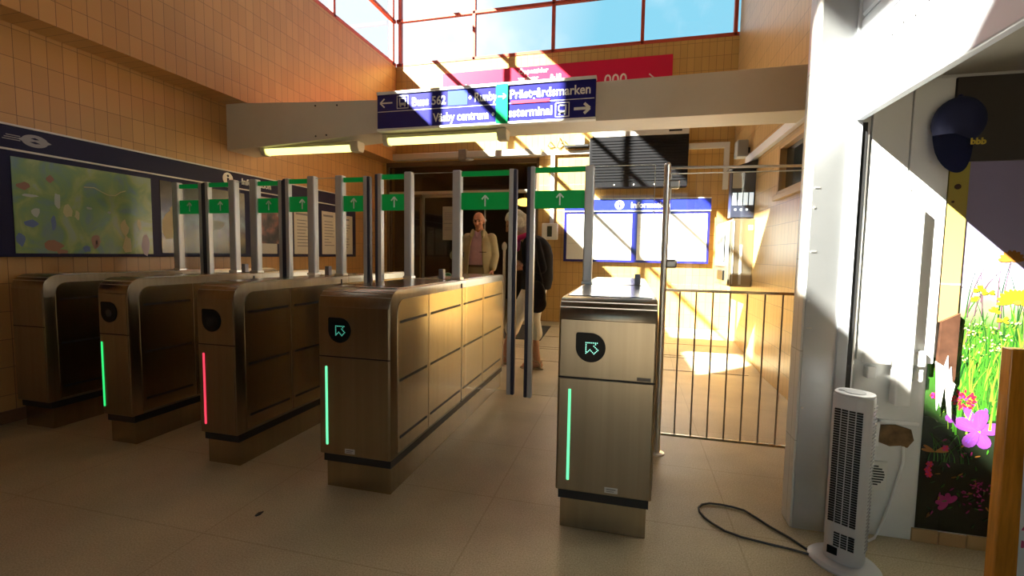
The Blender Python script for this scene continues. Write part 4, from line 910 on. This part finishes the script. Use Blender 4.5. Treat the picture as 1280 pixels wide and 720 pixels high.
def shell(bm, rings, gaps, th=.016, n=30):
    """open-fronted coat: partial ellipses, the gap half-angle given per ring, opening towards -y"""
    t = bmesh.new(); O = []; I = []
    for (cx, cy, z, rx, ry), g in zip(rings, gaps):
        A = [-PI / 2 + g + (2 * PI - 2 * g) * k / n for k in range(n + 1)]
        O.append([t.verts.new((cx + rx * math.cos(a), cy + ry * math.sin(a), z)) for a in A])
        I.append([t.verts.new((cx + (rx - th) * math.cos(a), cy + (ry - th) * math.sin(a), z)) for a in A])
    for i in range(len(O) - 1):
        for k in range(n):
            t.faces.new((O[i][k], O[i][k + 1], O[i + 1][k + 1], O[i + 1][k])); t.faces.new((I[i][k + 1], I[i][k], I[i + 1][k], I[i + 1][k + 1]))
        for k in (0, n): t.faces.new((O[i][k], O[i + 1][k], I[i + 1][k], I[i][k]))
    for i in (0, len(O) - 1):
        for k in range(n): t.faces.new((O[i][k], O[i][k + 1], I[i][k + 1], I[i][k]))
    bmesh.ops.recalc_face_normals(t, faces=t.faces[:]); merge(bm, t)
def hand(bm, wrist, d, palm_n, side, s=1.0, curl=.6):
    """palm, four unequal curled fingers and a thumb; d = pointing direction, palm_n = way the palm faces"""
    w = Vector(wrist); d = Vector(d).normalized(); pn = Vector(palm_n); pn = (pn - d * pn.dot(d)).normalized(); lat = d.cross(pn).normalized() * side
    c = w + d * .045 * s
    for k in (-1, -.33, .33, 1): cap(bm, w + lat * .014 * k * s, w + d * .082 * s + lat * .030 * k * s, .015 * s, .013 * s, 8)
    for k, L in zip((-1, -.33, .33, 1), (.070, .082, .076, .058)):
        p = w + d * .085 * s + lat * .030 * k * s; dd = d.copy(); r = .0092 * s
        for seg, f in enumerate((.45, .32, .23)):
            dd = (dd * math.cos(curl * .6) + pn * math.sin(curl * .6)).normalized() if seg else (dd * math.cos(curl * .4) + pn * math.sin(curl * .4)).normalized()
            q = p + dd * L * f * s; cap(bm, p, q, r, r * .9, 8); p = q; r *= .92
    p = w + d * .025 * s - lat * .028 * s; q = p + (d * .6 - lat * .7 + pn * .3).normalized() * .035 * s; cap(bm, p, q, .013 * s, .0105 * s, 8); cap(bm, q, q + (d * .9 - lat * .2 + pn * .4).normalized() * .030 * s, .0105 * s, .009 * s, 8)
def head(bm, c, fwd, up, s=1.0):
    """skull, jaw, nose, brow, ears, lips; returns the frame for painting eyes and mouth"""
    c = Vector(c); f = Vector(fwd).normalized(); u = Vector(up); u = (u - f * u.dot(f)).normalized(); l = u.cross(f).normalized()
    R = Matrix((f, l, u)).transposed()
    P = lambda a, b, d: c + (f * a + l * b + u * d) * s
    add_ball(bm, P(-.012, 0, .025), (.095 * s, .075 * s, .095 * s), rot=R, u=20, v=14)
    add_ball(bm, P(.022, 0, -.035), (.066 * s, .058 * s, .080 * s), rot=R, u=18, v=12)
    cap(bm, P(.055, 0, -.088), P(.04, 0, -.08), .026 * s, .034 * s)
    cap(bm, P(.086, 0, .022), P(.106, 0, -.022), .009 * s, .014 * s, 10)
    for k in (-1, 1):
        cap(bm, P(.078, .014 * k, .034), P(.066, .044 * k, .032), .011 * s, .010 * s, 8)
        add_ball(bm, P(.058, .034 * k, -.022), .024 * s)
        add_ball(bm, P(-.008, .076 * k, -.005), (.020 * s, .009 * s, .032 * s), rot=R)
        cap(bm, P(.078, .006 * k, -.052), P(.070, .020 * k, -.054), .009 * s, .007 * s, 8)
    return P
def face_paint(P, s):
    eyes = [P(.078, .030 * k, .012) for k in (-1, 1)]; lips = P(.084, 0, -.054)
    def fn(p):
        if any((p - e).length < .0125 * s for e in eyes): return 1
        if (p - lips).length < .021 * s and abs((p - lips).z) < .010: return 2
        return 0
    return fn
skin = mat('warm skin', (.52, .25, .15), .5, noise_amt=.06, noise_scale=20)
eyem = mat('eye dark', (.05, .03, .025), .25); lipm = mat('lips', (.42, .14, .11), .5)

# woman: facing left, walking, looking down at her hands
WY = 4.80
wo = thing('person', (-1.03, WY, 0), 'white-haired person in black cardigan, magenta scarf and white capri trousers walking left through the wide gate', 'person')
wo['label'] = 'person with white hair, black cardigan, magenta scarf and white capri trousers, looking down at hands'
bm = nb()
P = head(bm, (-1.205, WY, 1.515), (-.86, -.10, -.42), (-.42, 0, .9), .98)
cap(bm, (-1.165, WY, 1.44), (-1.03, WY, 1.34), .052, .062)
loft(bm, [(-.985, WY, .80, .105, .15), (-.975, WY, .90, .125, .165), (-.965, WY, 1.02, .115, .14), (-.975, WY, 1.15, .135, .155), (-.985, WY, 1.27, .13, .175), (-.99, WY, 1.35, .09, .15), (-1.01, WY, 1.39, .05, .07)])
limb(bm, [(-.97, 4.73, .86), (-.99, 4.735, .49), (-.925, 4.74, .09)], [.088, .058, .038]); limb(bm, [(-.97, 4.735, .36), (-.945, 4.74, .25)], [.050, .046])
limb(bm, [(-1.0, 4.87, .86), (-1.20, 4.87, .49), (-1.315, 4.87, .09)], [.088, .058, .038]); limb(bm, [(-1.225, 4.87, .36), (-1.26, 4.87, .25)], [.050, .045])
for ax, y in ((-.925, 4.74), (-1.315, 4.87)):
    cap(bm, (ax + .035, y, .045), (ax - .03, y, .055), .030, .034); cap(bm, (ax - .03, y, .048), (ax - .13, y, .032), .036, .030)
    for k in range(5): cap(bm, (ax - .13, y - .03 + .015 * k, .026), (ax - .165 + .008 * abs(k - 1), y - .034 + .017 * k, .022), .010, .009, 8)
limb(bm, [(-.97, 4.63, 1.32), (-.885, 4.60, 1.07), (-1.075, 4.655, 1.065)], [.052, .042, .028]); hand(bm, (-1.08, 4.66, 1.065), (-1, .28, .02), (.1, .9, .3), 1, .95, .75)
limb(bm, [(-.99, 4.97, 1.32), (-.92, 4.99, 1.07), (-1.09, 4.78, 1.07)], [.052, .042, .028]); hand(bm, (-1.10, 4.775, 1.075), (-.95, -.25, .05), (0, -.9, .2), -1, .95, .8)
organic('body', bm, skin, wo, .0062, 3, [skin, eyem, lipm], face_paint(P, 1))
blackc = mat('black knit', (.010, .010, .015), .95, spec=.15); whitec = mat('white cotton', (.82, .79, .72), .8, noise_amt=.05, noise_scale=12)
bm = nb()
loft(bm, [(-.965, WY, .84, .155, .205), (-.95, WY, .95, .165, .205), (-.945, WY, 1.08, .155, .18), (-.955, WY, 1.2, .165, .19), (-.97, WY, 1.30, .15, .205), (-.985, WY, 1.37, .105, .17), (-1.01, WY, 1.405, .065, .08)])
limb(bm, [(-.965, 4.625, 1.32), (-.875, 4.595, 1.07), (-1.03, 4.64, 1.065)], [.072, .062, .048]); limb(bm, [(-.985, 4.975, 1.32), (-.91, 4.995, 1.07), (-1.05, 4.83, 1.07)], [.072, .062, .048])
organic('cardigan', bm, blackc, wo, .009, 5)
bm = nb()
loft(bm, [(-.985, WY, .74, .11, .165), (-.98, WY, .84, .135, .185), (-.97, WY, .93, .135, .178), (-.965, WY, .99, .12, .15)])
limb(bm, [(-.965, 4.725, .84), (-.985, 4.735, .52), (-.950, 4.74, .375)], [.115, .085, .080]); limb(bm, [(-1.005, 4.872, .84), (-1.185, 4.87, .52), (-1.235, 4.87, .385)], [.115, .085, .080])
organic('capri_trousers', bm, whitec, wo, .009, 4)
bm = nb()
for k in range(14):
    a = 2 * PI * k / 14; b = 2 * PI * (k + 1) / 14
    cap(bm, (-1.105 + .075 * math.cos(a), WY + .08 * math.sin(a), 1.385 - .025 * math.cos(a) * -1), (-1.105 + .075 * math.cos(b), WY + .08 * math.sin(b), 1.385 - .025 * math.cos(b) * -1), .03, .03, 8)
cap(bm, (-1.17, 4.77, 1.36), (-1.185, 4.74, 1.27), .042, .03); cap(bm, (-1.17, 4.80, 1.36), (-1.18, 4.83, 1.26), .035, .03)
organic('scarf', bm, mat('magenta scarf', (.55, .01, .16), .7), wo, .008, 3)
bm = nb()
for x, y, z, r in ((-1.19, WY, 1.58, .100), (-1.145, WY, 1.55, .098), (-1.125, WY, 1.495, .08), (-1.24, WY, 1.592, .066), (-1.155, 4.73, 1.535, .068), (-1.155, 4.87, 1.535, .068), (-1.275, 4.79, 1.575, .036), (-1.115, WY, 1.455, .055)): add_ball(bm, (x, y, z), r)
organic('hair', bm, mat('white hair', (.66, .63, .57), .8, noise_amt=.2, noise_scale=60, bump=.6, bscale=120), wo, .009, 3)
for ax, y in ((-.925, 4.74), (-1.315, 4.87)):
    bm = nb(); add_prism(bm, [(ax + .07, y - .028), (ax + .07, y + .028), (ax - .06, y + .043), (ax - .15, y + .045), (ax - .185, y), (ax - .15, y - .047), (ax - .06, y - .04)], 'z', .0, .017, bev=.004)
    for xx, zz, rr in ((ax - .10, .04, .045), (ax - .045, .06, .042), (ax + .045, .06, .036)):
        add_tube(bm, [(xx, y + rr * math.cos(a) * 1.0, .012 + max(0, math.sin(a)) * zz * 1.25) for a in [PI * k / 10 for k in range(11)]], .009, 7)
    add_tube(bm, [(ax + .045, y - .036, .05), (ax + .02, y - .038, .085), (ax - .02, y - .036, .09)], .007, 7)
    obj('sandal', bm, mat('beige sandal leather', (.42, .30, .20), .6), wo)
hb = thing('shoulder_bag', (-.90, 4.58, .62), 'black shoulder bag hanging at the hip of the white-haired person', 'bag')
bm = nb(); add_ball(bm, (-.90, 4.505, .79), (.10, .045, .16), u=22, v=14); add_ball(bm, (-.895, 4.505, .72), (.105, .05, .10)); organic('bag_body', bm, mat('black leather', (.010, .009, .010), .7, spec=.2), hb, .009, 4)
bm = nb(); add_tube(bm, [(-.985, 4.505, .84), (-.985, 4.508, 1.05), (-.968, 4.515, 1.22), (-.965, 4.545, 1.375), (-.962, 4.60, 1.425), (-.955, 4.635, 1.432), (-.948, 4.60, 1.425), (-.935, 4.545, 1.375), (-.90, 4.515, 1.15), (-.845, 4.508, .95), (-.83, 4.505, .84)], .008, 8); obj('strap', bm, mat('black leather', (.010, .009, .010), .7, spec=.2), hb)

# man: facing the camera in the doorway, right arm bent, left arm hanging
MYY = 6.60; mz = ramp_z(MYY)
ma_ = thing('person', (-2.2, MYY, mz), 'bald person in beige jacket and pink shirt standing in the entrance doorway', 'person')
bm = nb()
P = head(bm, (-2.20, 6.575, 1.685), (.06, -.97, -.25), (0, -.22, .97), 1.06)
cap(bm, (-2.20, 6.60, 1.61), (-2.20, 6.615, 1.50), .055, .062)
loft(bm, [(-2.21, 6.61, .90, .15, .10), (-2.21, 6.61, 1.0, .165, .115), (-2.21, 6.61, 1.15, .16, .115), (-2.205, 6.61, 1.32, .18, .12), (-2.20, 6.61, 1.45, .165, .10), (-2.20, 6.61, 1.51, .08, .065)])
limb(bm, [(-2.30, 6.61, .93), (-2.31, 6.60, .56), (-2.32, 6.61, mz + .09)], [.09, .06, .042]); limb(bm, [(-2.12, 6.61, .93), (-2.11, 6.60, .56), (-2.10, 6.61, mz + .09)], [.09, .06, .042])
for x in (-2.32, -2.10): cap(bm, (x, 6.63, mz + .05), (x, 6.50, mz + .04), .04, .035)
limb(bm, [(-2.39, 6.61, 1.43), (-2.60, 6.64, 1.17), (-2.40, 6.55, 1.04)], [.055, .045, .032]); hand(bm, (-2.40, 6.55, 1.04), (.9, -.15, -.35), (0, .9, -.2), 1, 1, .5)
limb(bm, [(-2.01, 6.61, 1.43), (-1.97, 6.62, 1.18), (-1.975, 6.55, .97)], [.055, .045, .032]); hand(bm, (-1.975, 6.55, .975), (0, -.15, -1), (-.9, .1, 0), 1, 1, .35)
organic('body', bm, mat('ruddy skin', (.55, .23, .13), .5, noise_amt=.06, noise_scale=20), ma_, .0065, 3, [mat('ruddy skin', (.5, .2, .1)), eyem, lipm], face_paint(P, 1))
bm = nb(); loft(bm, [(-2.21, 6.605, .98, .178, .128), (-2.21, 6.605, 1.15, .178, .132), (-2.205, 6.605, 1.32, .19, .132), (-2.20, 6.61, 1.45, .165, .108), (-2.20, 6.61, 1.52, .078, .072)]); cap(bm, (-2.235, 6.545, 1.52), (-2.205, 6.505, 1.44), .02, .016); cap(bm, (-2.165, 6.545, 1.52), (-2.195, 6.505, 1.44), .02, .016)
organic('shirt', bm, mat('pink shirt', (.56, .33, .42), .7), ma_, .008, 3)
bm = nb()
for k in range(5): add_tube(bm, [(-2.207, 6.474 - .001 * k, 1.38 - k * .075), (-2.207, 6.468, 1.38 - k * .075)], .006, 8)
obj('shirt_button', bm, mat('pink button', (.7, .5, .55), .4), ma_)
khaki = mat('khaki cloth', (.22, .17, .105), .8)
bm = nb(); loft(bm, [(-2.21, 6.61, .86, .175, .13), (-2.21, 6.61, .95, .185, .138), (-2.21, 6.61, 1.03, .182, .136)])
limb(bm, [(-2.30, 6.61, .90), (-2.31, 6.60, .56), (-2.32, 6.61, mz + .07)], [.108, .085, .075]); limb(bm, [(-2.12, 6.61, .90), (-2.11, 6.60, .56), (-2.10, 6.61, mz + .07)], [.108, .085, .075])
organic('trousers', bm, khaki, ma_, .009, 4)
bm = nb(); loft(bm, [(-2.21, 6.61, 1.005, .187, .141), (-2.21, 6.61, 1.04, .187, .141)]); obj('belt', bm, mat('brown belt', (.09, .05, .03), .5), ma_)
beige = mat('beige jacket cloth', (.40, .34, .20), .8, noise_amt=.08, noise_scale=14)
bm = nb(); shell(bm, [(-2.21, 6.61, .90, .235, .175), (-2.21, 6.61, 1.0, .23, .175), (-2.21, 6.61, 1.15, .225, .172), (-2.205, 6.61, 1.32, .228, .165), (-2.20, 6.61, 1.43, .205, .14), (-2.20, 6.615, 1.50, .125, .10), (-2.20, 6.615, 1.545, .095, .09)], [.62, .56, .50, .42, .40, .42, .5], .026)
limb(bm, [(-2.385, 6.615, 1.43), (-2.61, 6.645, 1.17), (-2.43, 6.565, 1.06)], [.082, .072, .058]); limb(bm, [(-2.015, 6.615, 1.43), (-1.965, 6.625, 1.18), (-1.975, 6.56, 1.0)], [.082, .072, .058])
for s in (-1, 1): cap(bm, (-2.20 + s * .085, 6.555, 1.545), (-2.20 + s * .10, 6.475, 1.46), .022, .018)
jk = organic('jacket', bm, beige, ma_, .0085, 3)
bm = nb(); add_box(bm, -2.145, -2.04, 6.448, 6.462, 1.222, 1.232); obj('chest_zip', bm, mat('dark zip', (.05, .04, .03), .5), jk)
bm = nb()
for s in (-1, 1):
    add_tube(bm, [(-2.21 + s * .034 + .022 * math.cos(a), 6.478, 1.688 + .016 * math.sin(a)) for a in [2 * PI * k / 14 for k in range(15)]], .0028, 6)
    add_tube(bm, [(-2.21 + s * .056, 6.478, 1.690), (-2.205 + s * .078, 6.56, 1.695)], .0025, 6)
add_tube(bm, [(-2.222, 6.476, 1.690), (-2.198, 6.476, 1.690)], .0028, 6); obj('glasses', bm, mat('dark spectacle frame', (.04, .03, .03), .3), ma_)
bm = nb()
for s in (-1, 1):
    for x, y, z, r in ((.074, 6.60, 1.715, .020), (.07, 6.635, 1.70, .028), (.045, 6.66, 1.68, .034)): add_ball(bm, (-2.20 + s * x, y, z), r)
organic('hair', bm, mat('grey white fringe', (.5, .46, .42), .8), ma_, .007, 2)
for x in (-2.32, -2.10):
    bm = nb(); cap(bm, (x, 6.64, mz + .04), (x, 6.48, mz + .04), .04, .038); add_box(bm, x - .042, x + .042, 6.445, 6.68, mz, mz + .018, bev=.006); obj('shoe', bm, mat('brown shoe', (.08, .045, .03), .45), ma_)
